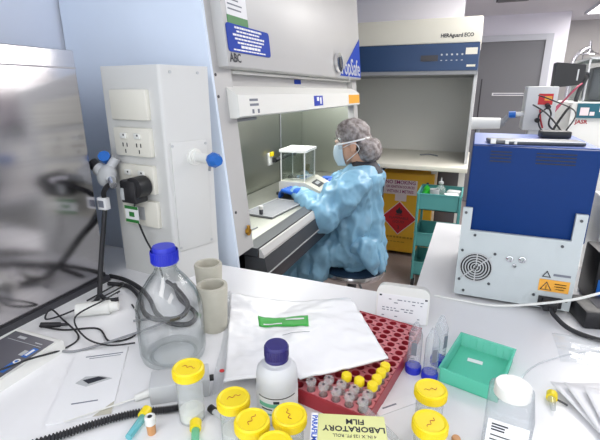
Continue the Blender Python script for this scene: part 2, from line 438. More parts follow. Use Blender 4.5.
for cx, cy, a0 in ((W - rr, H / 2 - rr, 0), (rr, H / 2 - rr, 90), (rr, -H / 2 + rr, 180), (W - rr, -H / 2 + rr, 270)):
    for k in range(5): a = math.radians(a0 + k * 22.5); poly.append((cx + rr * math.cos(a), cy + rr * math.sin(a)))
mb.prism(poly, 0, 0.002, fr); nt_ = mb.build('blue_notice', M['noticeblue'], fas, smooth=False)
mb = MB()
for i, (a, b, h) in enumerate([(0.05, 0.235, 0.007), (0.06, 0.215, 0.006), (0.035, 0.25, 0.007), (0.045, 0.245, 0.006), (0.06, 0.225, 0.006), (0.08, 0.215, 0.009), (0.03, 0.25, 0.005)]):
    x = a
    while x < b:
        l = random.uniform(0.008, 0.026); l = min(l, b - x); mb.box((x + l / 2, 0.033 - i * 0.0112, 0.0022), (l, h * 0.9, 0.0006), fr); x += l + 0.003
mb.build('notice_print', M['whiteink'], nt_, smooth=False)
# wordmark on a blue triangle
mb = MB(); fr = F(2.36, 1.536); mb.prism([(0.02, 0.0), (0.48, 0.0), (0.48, 0.235)], 0, 0.0016, fr); tri = mb.build('logo_triangle', M['noticeblue'], fas, smooth=False)
text('TopSafe', 0.135, M['lgrey'], fas, frame(fr @ Vector((0.02, 0.05, 0.002)), (0, 1, 0), SY), name='logo_lettering', sx=1.0, ext=0.001, bold=0.001)
mb = MB(); fr = F(2.30, 1.60); mb.cyl((0.03, 0.0, 0), (0.03, 0.0, 0.02), 0.05, seg=20, M_=fr); lk = mb.build('key_switch', M['chrome'], fas)
mb = MB(); mb.box((0.035, 0, 0.021), (0.03, 0.05, 0.004), fr); mb.build('key_slot', M['dark'], lk, smooth=False)
# gap, its bright line painted in as a white rod, sash window and its handle
mb = MB(); mb.box((0.75, 0, 0), (1.50, 0.055, 0.02), ffr(1.262, 1.492, -0.045)); mb.build('sash_rail', M['enamel'], bsc, smooth=False)
mb = MB(); mb.tube([(XF(1.515, -0.012), 1.29, 1.513), (XF(1.515, -0.012), 2.75, 1.513)], 0.006, 8, raw=True); mb.build('bright_gap_line', M['white'], bsc)
fr = frame((0, 1.225, 0), (1, 0, 0), (0, 0, 1))
mb = MB(); x0 = XF(1.42)
prof = [(x0 - 0.05, 1.468), (x0 - 0.012, 1.468), (x0 + 0.036, 1.440), (x0 + 0.042, 1.372), (x0 + 0.030, 1.366), (x0 - 0.05, 1.366)]
mb.prism(prof, -1.555, 0, fr); sash = mb.build('sash_handle', M['white'], bsc, smooth=False)
hf = lambda y, z: frame((x0 + 0.0423 - 0.088 * (z - 1.372), y, z), (0, 1, 0), (-0.088, 0, 1))
mb = MB(); lines(mb, hf(1.30, 1.423), 2, 0.085, 0.016, 0.008); mb.box((0.02, -0.035, 0.0002), (0.014, 0.014, 0.0005), hf(1.30, 1.42)); mb.box((0.06, -0.035, 0.0002), (0.014, 0.014, 0.0005), hf(1.30, 1.42)); mb.build('label_print', M['greyink'], sash, smooth=False)
mb = MB(); mb.box((0.06, 0, 0.0005), (0.125, 0.046, 0.001), hf(1.93, 1.408)); st = mb.build('blue_sticker', M['blue'], sash, smooth=False)
mb = MB(); mb.box((0.05, 0.008, 0.0012), (0.03, 0.018, 0.0006), hf(1.93, 1.408)); mb.box((0.09, 0.0, 0.0012), (0.02, 0.03, 0.0006), hf(1.93, 1.408)); mb.build('sticker_print', M['whiteink'], st, smooth=False)
mb = MB(); mb.box((0.125, 0, 0.0005), (0.25, 0.05, 0.001), hf(2.525, 1.406)); mb.build('yellow_sticker', M['orange'], sash, smooth=False)
mb = MB(); mb.box((0.04, 0, 0.011), (0.08, 0.02, 0.001), ffr(1.88, 1.492, -0.045)); mb.build('rail_label', M['noticeblue'], bsc, smooth=False)
mb = MB(); mb.tube([(XF(1.365, -0.02), 1.27, 1.355), (XF(1.365, -0.02), 1.44, 1.355)], 0.006, 8, raw=True); mb.build('sash_latch', M['grey'], bsc)
mb = MB(); mb.box((0.745, 0.04, 0), (1.49, 0.30, 0.006), ffr(1.27, 1.55, -0.055)); mb.build('sash_glass', M['pane'], bsc, smooth=False)
# interior
mb = MB(); mb.span((-1.145, Y0 + 0.013, 0.86), (-1.135, Y1 - 0.013, 1.52)); mb.build('rear_liner', M['steel2'], bsc, smooth=False)
mb = MB(); mb.span((-1.134, Y1 - 0.022, 0.9), (XF(1.0, -0.06), Y1 - 0.014, 1.5)); mb.build('end_liner', M['steel2'], bsc, smooth=False)
mb = MB(); mb.span((-1.134, Y0 + 0.014, 0.9), (XF(1.0, -0.09), Y0 + 0.022, 1.5)); mb.build('end_liner', M['steel2'], bsc, smooth=False)
mb = MB(); mb.span((-1.134, 1.18, 1.52), (-0.86, Y1 - 0.02, 1.53)); mb.build('top_liner', M['enamel'], bsc, smooth=False)
mb = MB(); mb.span((-1.132, 2.46, 0.9), (-1.129, 2.468, 1.5)); mb.build('liner_seam', M['grey'], bsc, smooth=False)
mb = MB(); mb.span((-1.13, Y0 + 0.025, 0.872), (-0.745, Y1 - 0.025, 0.898), bev=0.003); mb.build('work_surface', M['steel3'], bsc)
mb = MB(); mb.span((-0.742, Y0 + 0.12, 0.87), (-0.682, Y1 - 0.10, 0.903)); mb.build('front_grille', M['darksteel'], bsc, smooth=False)
fr = frame((0, Y0 + 0.125, 0), (1, 0, 0), (0, 0, 1)); L_ = -(Y1 - 0.10 - Y0 - 0.125)
mb = MB(); mb.prism([(-0.679, 0.899), (-0.672, 0.899), (-0.659, 0.876), (-0.659, 0.866), (-0.679, 0.866)], L_, 0, fr); mb.build('front_lip', M['enamel'], bsc, smooth=False)
mb = MB(); mb.prism([(-0.74, 0.864), (-0.657, 0.864), (-0.645, 0.81), (-0.74, 0.81)], L_, 0, fr); mb.build('lower_panel', M['darksteel'], bsc, smooth=False)
mb = MB(); mb.prism([(-0.74, 0.808), (-0.644, 0.808), (-0.644, 0.803), (-0.74, 0.803)], L_, 0, fr); mb.build('lower_trim', M['lgrey'], bsc, smooth=False)
mb = MB(); mb.prism([(-1.3, 0.80), (-0.665, 0.80), (-0.69, 0.70), (-1.3, 0.70)], L_, 0, fr); mb.build('under_panel', M['dark'], bsc, smooth=False)
for x in (-1.28, -0.76):
    for y in (1.19, 2.80): MB().span((x, y, 0), (x + 0.04, y + 0.04, 0.699 if y > 1.2 else 0.799)).build('leg', M['enamel'], bsc, smooth=False)
tx = XF(0.975) + 0.001
mb = MB(); mb.cyl((tx - 0.004, 1.235, 0.978), (tx + 0.012, 1.235, 0.978), 0.011); mb.cyl((tx + 0.006, 1.235, 0.965), (tx + 0.006, 1.235, 1.0), 0.006); mb.build('gas_tap', M['brass'], bsc)
mb = MB(); mb.cyl((tx + 0.008, 1.235, 0.978), (tx + 0.006, 1.30, 0.974), 0.003); mb.build('tap_lever', M['grey'], bsc)
mb = MB(); mb.span((-1.134, 2.27, 1.02), (-1.122, 2.33, 1.095), bev=0.003); ot = mb.build('power_outlet', M['white'], bsc)
mb = MB(); mb.span((-1.122, 2.28, 1.075), (-1.112, 2.32, 1.10)); mb.build('yellow_flap', M['yellow'], ot, smooth=False)
mb = MB(); mb.span((-1.122, 2.315, 1.035), (-1.10, 2.345, 1.065)); mb.tube([(-1.10, 2.33, 1.05), (-1.06, 2.38, 1.07), (-1.09, 2.5, 1.06), (-1.10, 2.62, 1.05)], 0.012); mb.build('plug', M['rubber'], ot)
area('cabinet_lamp', (-0.93, 2.0, 1.505), 0.2, 1.4, 10, (0.985, 1.0, 0.97))

# things on the cabinet's work surface
def zz(o): return o
t = thing('grey_tray', 'flat grey tray lying on the cabinet work surface under a small vial', 'tray', (-0.865, 1.80, 0.8985), math.radians(-6))
mb = MB(); mb.box((0, 0, 0.003), (0.16, 0.31, 0.005), bev=0.002); mb.build('sheet', M['grey'], t)
mb = MB()
for sx in (-1, 1): mb.box((sx * 0.079, 0, 0.007), (0.004, 0.31, 0.006))
for sy in (-1, 1): mb.box((0, sy * 0.153, 0.007), (0.16, 0.004, 0.006))
mb.build('rim', M['lgrey'], t, smooth=False)
t = thing('sample_vial', 'tiny white-capped vial standing on the grey tray inside the cabinet', 'vial', (-0.872, 1.67, 0.9045))
MB().lathe([(0, 0), (0.009, 0), (0.0095, 0.02), (0.007, 0.024), (0, 0.024)], 16).build('body', M['dark'], t)
MB().lathe([(0, 0.024), (0.0105, 0.024), (0.0105, 0.04), (0, 0.04)], 16).build('cap', M['white'], t)
bal = thing('analytical_balance', 'white analytical balance with glass draft shield on the cabinet work surface', 'balance', (-0.868, 2.175, 0.8985), math.radians(4))
fr = frame((0, 0.14, 0), (1, 0, 0), (0, 0, 1))
mb = MB(); mb.prism([(-0.100, 0.012), (0.128, 0.012), (0.138, 0.022), (0.134, 0.040), (0.05, 0.080), (-0.09, 0.083), (-0.100, 0.075)], 0.0, 0.25, fr)
mb.build('base', M['cream'], bal, smooth=False)
mb = MB()
for x in (-0.11, 0.11):
    for y in (-0.08, 0.10): mb.cyl((x, y, 0), (x, y, 0.013), 0.016)
mb.build('feet', M['dark'], bal)
mb = MB(); fr = frame((0.092, 0, 0.0611), (0, 1, 0), (-0.084, 0, 0.040)); mb.box((0.0, 0.0, 0), (0.10, 0.05, 0.004), fr); dsp = mb.build('display', M['dark'], bal, smooth=False)
mb = MB(); mb.box((0.0, 0.003, 0.0022), (0.06, 0.02, 0.001), fr); mb.build('display_digits', M['lgrey'], dsp, smooth=False)
mb = MB(); mb.cyl((-0.03, 0, 0.082), (-0.03, 0, 0.092), 0.055, seg=28); mb.cyl((-0.03, 0, 0.092), (-0.03, 0, 0.10), 0.012); mb.cyl((-0.03, 0, 0.10), (-0.03, 0, 0.104), 0.04, seg=28); mb.build('pan', M['chrome'], bal)
mb = MB()
for x in (-0.094, 0.040):
    for y in (-0.085, 0.105): MB().span((x - 0.003, y - 0.003, 0.079), (x + 0.003, y + 0.003, 0.238)).build('shield_post', M['white'], bal, smooth=False)
mb = MB(); mb.span((-0.095, -0.087, 0.085), (-0.093, 0.107, 0.238)); mb.span((0.039, -0.087, 0.085), (0.041, 0.107, 0.238)); mb.span((-0.093, 0.104, 0.085), (0.039, 0.106, 0.238)); mb.span((-0.093, -0.086, 0.085), (0.039, -0.084, 0.238))
mb.build('draft_shield', M['pane'], bal, smooth=False)
mb = MB()
mb.span((-0.102, -0.095, 0.238), (0.049, -0.06, 0.252)); mb.span((-0.102, 0.08, 0.238), (0.049, 0.115, 0.252)); mb.span((-0.102, -0.06, 0.238), (-0.07, 0.08, 0.252)); mb.span((0.01, -0.06, 0.238), (0.049, 0.08, 0.252)); mb.span((-0.07, -0.06, 0.2382), (0.01, 0.08, 0.2389))
mb.build('shield_lid', M['white'], bal, smooth=False)

# ------------------------------------------------------------------ service post on the bench (outlets and gas valves)
Lp, Cp, Rp = Vector((-0.998, 0.957)), Vector((-0.778, 0.937)), Vector((-0.722, 1.078))
post = thing('service_post', 'tall white service post with power outlets beside the glass bottle', 'service post', (0, 0, 0))
mb = MB()
def cut(A, B, q): return A + (B - A).normalized() * q
poly = [Lp, cut(Cp, Lp, 0.010), cut(Cp, Lp, 0.004), cut(Cp, Rp, 0.004), cut(Cp, Rp, 0.010), Rp, Vector((-0.76, 1.096)), Vector((-0.98, 1.096))]
mb.prism([(p.x, p.y) for p in poly], Z0, 1.518); mb.build('post_body', M['post'], post, smooth=True, ang=50)
dl = (Cp - Lp).normalized(); dr = (Rp - Cp).normalized()
fl = lambda u, z: frame((Lp.x + dl.x * u, Lp.y + dl.y * u, z), (dl.x, dl.y, 0), (0, 0, 1))
frr = lambda u, z: frame((Cp.x + dr.x * u, Cp.y + dr.y * u, z), (dr.x, dr.y, 0), (0, 0, 1))
def outlet(z, h, kind, name):
    mb = MB(); mb.box((0.094, 0, 0.006), (0.142, h, 0.016), fl(0.014, z), bev=0.004); o = mb.build(name, M['outlet'], post)
    if kind == 'double':
        for x in (0.066, 0.120):
            mb = MB(); mb.box((x, 0.018, 0.016), (0.024, 0.016, 0.008), fl(0.014, z), bev=0.003); mb.build('switch', M['white'], o)
            mb = MB()
            mb.cyl((x + 0.004, 0.020, 0.0195), (x + 0.004, 0.020, 0.0206), 0.003, seg=8, M_=fl(0.014, z))
            mb.box((x - 0.008, -0.008, 0.0141), (0.004, 0.011, 0.0005), fl(0.014, z) @ Matrix.Translation((0, 0, 0)))
            mb.box((x + 0.008, -0.008, 0.0141), (0.004, 0.011, 0.0005), fl(0.014, z)); mb.box((x, -0.026, 0.0141), (0.004, 0.011, 0.0005), fl(0.014, z))
            mb.build('socket_slots', M['slot'], o, smooth=False)
    return o
tp = outlet(1.415, 0.082, 'blank', 'blank_plate'); outlet(1.313, 0.080, 'double', 'power_outlet'); outlet(1.208, 0.082, 'double', 'power_outlet'); ld = outlet(1.105, 0.080, 'blank', 'data_plate')
mb = MB(); mb.box((0.10, 0.0, 0.0141), (0.03, 0.04, 0.001), fl(0.014, 1.105)); mb.build('data_port', M['lgrey'], ld, smooth=False)
# black plug pack in the outlet, labelled lead
pk = thing('plug_pack', 'black plug pack in the middle outlet of the white post, lead hanging down', 'plug', (0, 0, 0))
mb = MB(); mb.box((0.112, -0.028, 0.042), (0.060, 0.066, 0.048), fl(0.014, 1.208), bev=0.007); mb.cyl((0.132, -0.015, 0.020), (0.132, -0.015, 0.060), 0.03, seg=20, M_=fl(0.014, 1.208)); mb.build('pack_body', M['black'], pk)
mb = MB(); mb.box((0.092, -0.034, 0.0665), (0.014, 0.034, 0.001), fl(0.014, 1.208)); mb.build('pack_label', M['lgrey'], pk, smooth=False)
P = lambda u, z, q: tuple(fl(u + 0.014, z) @ Vector((0, 0, q)))
mb = MB(); mb.tube([P(0.112, 1.15, 0.045), P(0.112, 1.10, 0.042), P(0.125, 1.03, 0.03), P(0.15, 0.97, 0.02), P(0.158, 0.91, 0.012)], 0.0028); mb.build('lead', M['rubber'], pk)
mb = MB(); mb.box((0.098, -0.098, 0.046), (0.052, 0.05, 0.0015), fl(0.014, 1.208)); tgl = mb.build('test_tag', M['paper'], pk, smooth=False)
mb = MB(); mb.box((0.098, -0.098 + 0.02, 0.0472), (0.052, 0.009, 0.0012), fl(0.014, 1.208)); mb.box((0.098, -0.098 - 0.02, 0.0472), (0.052, 0.009, 0.0012), fl(0.014, 1.208)); mb.box((0.098, -0.098, 0.0472), (0.02, 0.014, 0.0012), fl(0.014, 1.208)); mb.build('tag_bands', M['labelgreen'], tgl, smooth=False)
# right face: cover plate and blue-headed gas valve
mb = MB(); mb.box((0.072, 0.0, 0.002), (0.116, 0.32, 0.005), frr(0, 1.155), bev=0.0015); cov = mb.build('cover_plate', M['post'], post)
mb = MB()
for u, z in ((0.018, 1.305), (0.126, 1.305), (0.018, 1.005), (0.126, 1.005), (0.03, 1.50), (0.115, 1.50)):
    mb.cyl((0, 0, 0.003), (0, 0, 0.006), 0.004, seg=10, M_=frr(u, z))
mb.build('screws', M['lgrey'], post)
mb = MB(); fr = frr(0.085, 1.270)
mb.cyl((0, 0, 0.004), (0, 0, 0.012), 0.024, seg=24, M_=fr); mb.cyl((0, 0, 0.012), (0, 0, 0.02), 0.018, seg=20, M_=fr); mb.cyl((0, 0, 0.02), (0, 0, 0.085), 0.0135, seg=20, M_=fr)
gv = mb.build('gas_valve', M['white'], post)
mb = MB(); mb.lathe([(0, 0.083), (0.014, 0.083), (0.021, 0.096), (0.021, 0.108), (0.014, 0.124), (0, 0.124)], 8, M_=fr); mb.build('valve_knob', M['valveblue'], gv, ang=20)
mb = MB(); mb.cyl((0, -0.012, 0.083), (0, -0.032, 0.078), 0.004, seg=10, M_=fr); mb.build('valve_spout', M['grey'], gv)
# left: regulator with blue tap and black hose
mb = MB(); A = Vector((-0.99, 0.99, 1.245))
fr = frame((-0.984, 0.985, 1.245), (0, 1, 0), (0, 0, 1))
mb.tube([(-0.99, 0.98, 1.25), (-0.998, 0.94, 1.252), (-0.985, 0.915, 1.245), (-0.968, 0.902, 1.225)], 0.010); mb.build('gas_outlet', M['lgrey'], post)
mb = MB(); mb.cyl((-0.985, 0.925, 1.252), (-0.968, 0.90, 1.275), 0.010, 0.017, seg=8); mb.build('valve_knob', M['valveblue'], post, ang=20)
reg = thing('gas_regulator', 'grey metal gas regulator with black knob and hose on the white post', 'gas regulator', (-0.966, 0.90, 1.217))
mb = MB(); mb.sph((0, 0, 0), (0.030, 0.024, 0.036), 18, rot=Euler((0, math.radians(35), 0)).to_matrix()); mb.cyl((0, 0, 0.01), (0.022, 0.02, 0.05), 0.013); mb.cyl((0.02, -0.01, -0.01), (0.045, -0.03, 0.0), 0.012); mb.cyl((-0.03, 0, 0.02), (-0.015, 0, 0.012), 0.02); mb.build('regulator_body', M['lgrey'], reg)
MB().cyl((-0.028, 0, 0.02), (-0.050, 0, 0.034), 0.017, 0.017, seg=14).build('regulator_knob', M['black'], reg, ang=25)
MB().cyl((0.045, -0.03, -0.002), (0.072, -0.05, -0.012), 0.010).build('hose_fitting', M['chrome'], reg)
mb = MB(); mb.tube([(0.060, -0.045, -0.008), (0.035, -0.04, -0.022), (0.005, -0.025, -0.045), (-0.010, -0.012, -0.08), (-0.004, -0.03, -0.13), (0.012, -0.06, -0.18), (0.033, -0.10, -0.255), (0.058, -0.135, -0.306)], 0.0068, 10); mb.build('gas_hose', M['rubber'], reg)
mb = MB(); mb.box((-0.008, -0.018, -0.078), (0.030, 0.020, 0.036), bev=0.002); tg2 = mb.build('hose_tag', M['paper'], reg)
mb = MB(); mb.box((-0.008, -0.0285, -0.078), (0.02, 0.001, 0.02)); mb.build('tag_print', M['greyink'], tg2, smooth=False)

# ------------------------------------------------------------------ stainless appliance at the left
sx = thing('stainless_cabinet', 'large brushed stainless steel appliance at the left edge of the bench', 'appliance', (0, 0, Z0))
mb = MB(); mb.span((-1.345, -0.30, 0.018), (-0.981, 0.860, 0.652), bev=0.003); mb.build('body', M['steel'], sx)
mb = MB(); mb.span((-0.9812, -0.29, 0.607), (-0.9795, 0.858, 0.610)); mb.build('lid_seam', M['chrome'], sx, smooth=False)
mb = MB(); mb.span((-1.33, -0.28, 0.0), (-0.975, 0.868, 0.017)); mb.build('plinth', M['dark'], sx, smooth=False)

# ------------------------------------------------------------------ laminar hood at the back
hood = thing('clean_bench_hood', 'wide cream and blue fume hood along the back wall', 'hood', (0, 0, 0))
hx0, hx1 = -1.30, -0.02
mb = MB(); mb.span((hx0, 3.50, 1.79), (hx1, 4.28, 1.965), bev=0.01); up = mb.build('upper_fascia', M['cream'], hood)
text('HERAguard ECO', 0.036, M['ink'], up, frame((-0.30, 3.4985, 1.842), (1, 0, 0), (0, 0, 1)), sx=0.9, bold=0.001)
mb = MB(); mb.span((hx0 + 0.005, 3.495, 1.60), (hx1 - 0.003, 4.27, 1.789)); cp = mb.build('control_panel', M['navy'], hood, smooth=False)
mb = MB(); mb.span((-0.43, 3.490, 1.668), (-0.305, 3.4945, 1.71)); mb.build('display', M['dark'], cp, smooth=False)
mb = MB()
for k in range(5): mb.cyl((-0.28 + k * 0.036, 3.492, 1.712), (-0.28 + k * 0.036, 3.4945, 1.712), 0.007, seg=10); mb.box((-0.28 + k * 0.036, 3.494, 1.672), (0.012, 0.001, 0.006))
mb.build('buttons', M['lgrey'], cp)
mb = MB(); mb.span((-0.10, 3.492, 1.625), (-0.04, 3.4945, 1.64)); mb.build('model_plate', M['cream'], cp, smooth=False); mb = MB(); mb.span((-0.115, 3.492, 1.71), (-0.035, 3.4945, 1.755)); mb.build('rating_plate', M['cream'], cp, smooth=False)
mb = MB(); mb.span((hx0, 3.50, 1.572), (hx1, 4.27, 1.599)); mb.build('lower_rail', M['grey'], hood, smooth=False)
mb = MB(); mb.span((hx0 + 0.02, 4.25, 0.905), (hx1 - 0.02, 4.28, 1.571)); mb.build('rear_panel', M['enamel2'], hood, smooth=False)
for x in (hx0, hx1 - 0.02): MB().span((x, 3.52, 0.905), (x + 0.02, 4.28, 1.571)).build('side_panel', M['lgrey'], hood, smooth=False)
mb = MB(); mb.span((hx0 - 0.01, 3.325, 0.868), (hx1 + 0.01, 4.29, 0.904), bev=0.004); mb.build('worktop', M['cream'], hood)
mb = MB(); mb.tube([(-0.42, 3.9, 0.91), (-0.34, 3.95, 0.91), (-0.27, 3.88, 0.91)], 0.006); mb.build('tool_rest', M['grey'], hood)
for x in (-1.26, -0.30, -0.075): MB().span((x, 3.78, 0), (x + 0.05, 3.84, 0.867)).build('leg', M['white'], hood, smooth=False)
mb = MB(); mb.span((-1.2, 4.2, 0.25), (-0.06, 4.24, 0.30)); mb.build('cross_rail', M['white'], hood, smooth=False)
for i, (xa, xb) in enumerate(((-0.80, -0.46), (-0.44, -0.05))):
    t = thing('storage_unit', ['dark grey storage unit under the hood behind the yellow cabinet', 'dark grey storage unit under the hood behind the teal trolley'][i], 'cabinet', (xa, 4.18, 0))
    MB().span((0, 0.0, 0.02), (xb - xa, -0.005 + 0.13, 0.80)).build('body', M['dark'], t, smooth=False)
    mb = MB(); mb.span((0.01, -0.012, 0.04), (xb - xa - 0.01, -0.001, 0.78)); dr_ = mb.build('door', M['screen'], t, smooth=False)
    mb = MB(); mb.span((0.04, -0.022, 0.6), (0.055, -0.013, 0.72)); mb.build('handle', M['lgrey'], dr_, smooth=False)
# yellow flammables cabinet
fc = thing('flammables_cabinet', 'yellow flammable liquids safety cabinet with a red diamond sign under the hood', 'cabinet', (-0.485, 3.715, 0))
mb = MB(); mb.span((-0.235, 0.0, 0.03), (0.22, 0.40, 0.765), bev=0.006); mb.build('body', M['cabyellow'], fc)
mb = MB(); mb.span((-0.225, -0.006, 0.04), (0.21, -0.0005, 0.755)); fd = mb.build('door', M['cabyellow'], fc, smooth=False)
mb = MB(); mb.span((0.16, -0.016, 0.66), (0.18, -0.0065, 0.70)); mb.build('lock', M['darksteel'], fd, smooth=False)
mb = MB()
for x in (-0.2, 0.18):
    for y in (0.03, 0.36): mb.span((x, y, 0), (x + 0.03, y + 0.03, 0.03))
mb.build('feet', M['dark'], fc, smooth=False)
mb = MB(); mb.span((-0.205, -0.009, 0.575), (0.085, -0.0065, 0.705)); mb.span((-0.1, -0.009, 0.515), (0.0, -0.0065, 0.574)); ns = mb.build('warning_notice', M['pink'], fd, smooth=False)
for i, s_ in enumerate(('NO SMOKING', 'OR IGNITION SOURCES', 'WITHIN 3 METRES')):
    text(s_, [0.046, 0.032, 0.039][i], M['purple'], ns, frame((-0.06, -0.0093, 0.683 - i * 0.041), (1, 0, 0), (0, 0, 1)), align='CENTER', sx=[0.9, 0.72, 0.74][i], bold=0.0006)
mb = MB(); fr = frame((-0.055, -0.0066, 0.357), (1, 0, 0), (0, 0, 1)); q = 0.158
mb.prism([(0, -q), (q, 0), (0, q), (-q, 0)], 0, 0.003, fr); dm = mb.build('diamond_border', M['pink'], fd, smooth=False); q = 0.149
mb = MB(); mb.prism([(0, -q), (q, 0), (0, q), (-q, 0)], 0.003, 0.0042, fr); dia = mb.build('red_diamond', M['red'], fd, smooth=False)
mb = MB(); mb.prism([(-0.018, 0.04), (0.02, 0.04), (0.03, 0.06), (0.018, 0.09), (0.014, 0.075), (0.004, 0.105), (-0.012, 0.085), (-0.014, 0.075), (-0.022, 0.082), (-0.03, 0.06)], 0.0042, 0.005, fr); mb.box((0, 0.03, 0.0046), (0.06, 0.007, 0.0008), fr); mb.build('flame_symbol', M['ink'], dia, smooth=False)
text('FLAMMABLE', 0.032, M['ink'], dia, fr @ Matrix.Translation((0, 0.0, 0.0045)), align='CENTER'); text('LIQUID', 0.032, M['ink'], dia, fr @ Matrix.Translation((0, -0.035, 0.0045)), align='CENTER'); text('3', 0.05, M['ink'], dia, fr @ Matrix.Translation((0, -0.09, 0.0045)), align='CENTER')
mb = MB()
for z, n in ((0.175, 9), (0.13, 6)):
    x = -0.19
    for k in range(n):
        l = random.uniform(0.018, 0.034); mb.box((x + l / 2, -0.007, z), (l, 0.001, 0.018 if z > 0.15 else 0.008)); x += l + 0.008
mb.build('door_print', M['brass'], fd, smooth=False)

# teal trolley with its load
tr = thing('utility_trolley', 'teal three-tier utility trolley beside the yellow cabinet', 'trolley', (-0.176, 3.26, 0))
for i, (z, h) in enumerate(((0.62, 0.115), (0.335, 0.10), (0.10, 0.10))):
    mb = MB(); a, b = 0.152, 0.17
    mb.span((-a, -b, z), (a, b, z + 0.006)); mb.span((-a, -b, z), (-a + 0.005, b, z + h)); mb.span((a - 0.005, -b, z), (a, b, z + h)); mb.span((-a, -b, z), (a, -b + 0.005, z + h)); mb.span((-a, b - 0.005, z), (a, b, z + h))
    mb.span((-a - 0.004, -b - 0.004, z + h), (a + 0.004, -b + 0.008, z + h + 0.008)); mb.span((-a - 0.004, b - 0.008, z + h), (a + 0.004, b + 0.004, z + h + 0.008)); mb.span((-a - 0.004, -b, z + h), (-a + 0.008, b, z + h + 0.008)); mb.span((a - 0.008, -b, z + h), (a + 0.004, b, z + h + 0.008))
    mb.build('tray', M['teal'], tr, smooth=False)
for sx_ in (-1, 1):
    for sy_ in (-1, 1):
        MB().cyl((sx_ * 0.143, sy_ * 0.177, 0.07), (sx_ * 0.143, sy_ * 0.177, 0.74), 0.010, seg=10).build('upright', M['teal'], tr)
        mb = MB(); mb.cyl((sx_ * 0.136 - 0.012, sy_ * 0.16, 0.032), (sx_ * 0.136 + 0.012, sy_ * 0.16, 0.032), 0.032, seg=20); cs = mb.build('caster', M['black'], tr)
        mb = MB(); mb.span((sx_ * 0.136 - 0.017, sy_ * 0.16 - 0.006, 0.03), (sx_ * 0.136 - 0.013, sy_ * 0.16 + 0.006, 0.10)); mb.span((sx_ * 0.136 + 0.013, sy_ * 0.16 - 0.006, 0.03), (sx_ * 0.136 + 0.017, sy_ * 0.16 + 0.006, 0.10)); mb.build('fork', M['lgrey'], cs, smooth=False)
t = thing('green_scoop', 'bright green plastic scoop in the top tray of the teal trolley', 'scoop', (-0.268, 3.22, 0.6265), 0.3)
mb = MB(); mb.prism([(-0.05, 0.0), (0.05, 0.0), (0.045, 0.05), (0.0, 0.15), (-0.02, 0.13), (-0.045, 0.06)], -0.035, 0.035, frame((0, 0, 0), (1, 0, 0), (0, 0, 1))); mb.build('blade', M['limegreen'], t, smooth=False)
t = thing('squeeze_bottle', 'clear plastic bottle standing in the top tray of the teal trolley', 'bottle', (-0.18, 3.25, 0.6265))
MB().lathe([(0, 0), (0.035, 0), (0.036, 0.13), (0.015, 0.155), (0.015, 0.165), (0, 0.165)], 20).build('body', M['frost'], t)
mb = MB(); mb.lathe([(0, 0.165), (0.018, 0.165), (0.018, 0.18), (0.006, 0.185), (0.004, 0.21), (0, 0.21)], 16); mb.build('nozzle', M['lgrey'], t)
t = thing('plastic_pot', 'grey plastic pot between the green scoop and the clear bottle on the trolley', 'pot', (-0.215, 3.16, 0.6265))
MB().lathe([(0, 0), (0.028, 0), (0.034, 0.14), (0.031, 0.14), (0.026, 0.004), (0, 0.004)], 20).build('body', M['lgrey'], t)
for k, (x, y, a) in enumerate(((-0.10, 3.22, 0.2), (-0.085, 3.345, -0.2))):
    t = tag(MB().box((0, 0, 0), (0.10, 0.07, 0.1), bev=0.01).build('paper_packet', M['paper'], None), ['white paper packet at the front of the trolley top tray', 'white paper packet behind another in the trolley top tray'][k], 'packet'); t.location = (x, y, 0.677); t.rotation_euler = (0, 0, a)
t = thing('reagent_bottle', 'small white bottle with purple label on the lowest trolley tray', 'bottle', (-0.11, 3.16, 0.1065))
MB().lathe([(0, 0), (0.04, 0), (0.04, 0.13), (0.02, 0.15), (0.02, 0.175), (0, 0.175)], 20).build('body', M['white'], t)
MB().lathe([(0.0405, 0.03), (0.0412, 0.03), (0.0412, 0.09), (0.0405, 0.09)], 20, closed=True).build('bottle_label', M['purple'], t)

# ------------------------------------------------------------------ stool
st = thing('lab_stool', 'round dark blue lab stool with chrome rim under the gowned person', 'stool', (-0.56, 2.19, 0))
MB().lathe([(0, 0.46), (0.172, 0.46), (0.178, 0.475), (0.174, 0.495), (0.15, 0.502), (0, 0.503)], 40).build('seat', M['darkblue'], st)
MB().lathe([(0.176, 0.462), (0.186, 0.462), (0.190, 0.476), (0.186, 0.490), (0.1785, 0.490)], 40, closed=True).build('seat_rim', M['chrome'], st)
mb = MB(); mb.cyl((0, 0, 0.06), (0, 0, 0.46), 0.026); mb.cyl((0, 0, 0.43), (0, 0, 0.459), 0.08); mb.build('column', M['dark'], st)
for k in range(5):
    a = 2 * PI * k / 5 + 0.5
    mb = MB(); mb.tube([(0.02 * math.cos(a), 0.02 * math.sin(a), 0.11), (0.24 * math.cos(a), 0.24 * math.sin(a), 0.075)], 0.016, 8, raw=True); lg = mb.build('leg', M['black'], st)
    p = Vector((0.235 * math.cos(a), 0.235 * math.sin(a), 0.028)); q = Vector((-math.sin(a), math.cos(a), 0)) * 0.018
    mb = MB(); mb.cyl(p - q, p + q, 0.028, seg=16); mb.cyl(p + Vector((0, 0, 0.02)), p + Vector((0, 0, 0.05)), 0.008); mb.build('caster', M['black'], lg)
mb = MB(); mb.cyl((0.05, -0.08, 0.45), (0.10, -0.17, 0.43), 0.006); mb.build('height_lever', M['grey'], st)

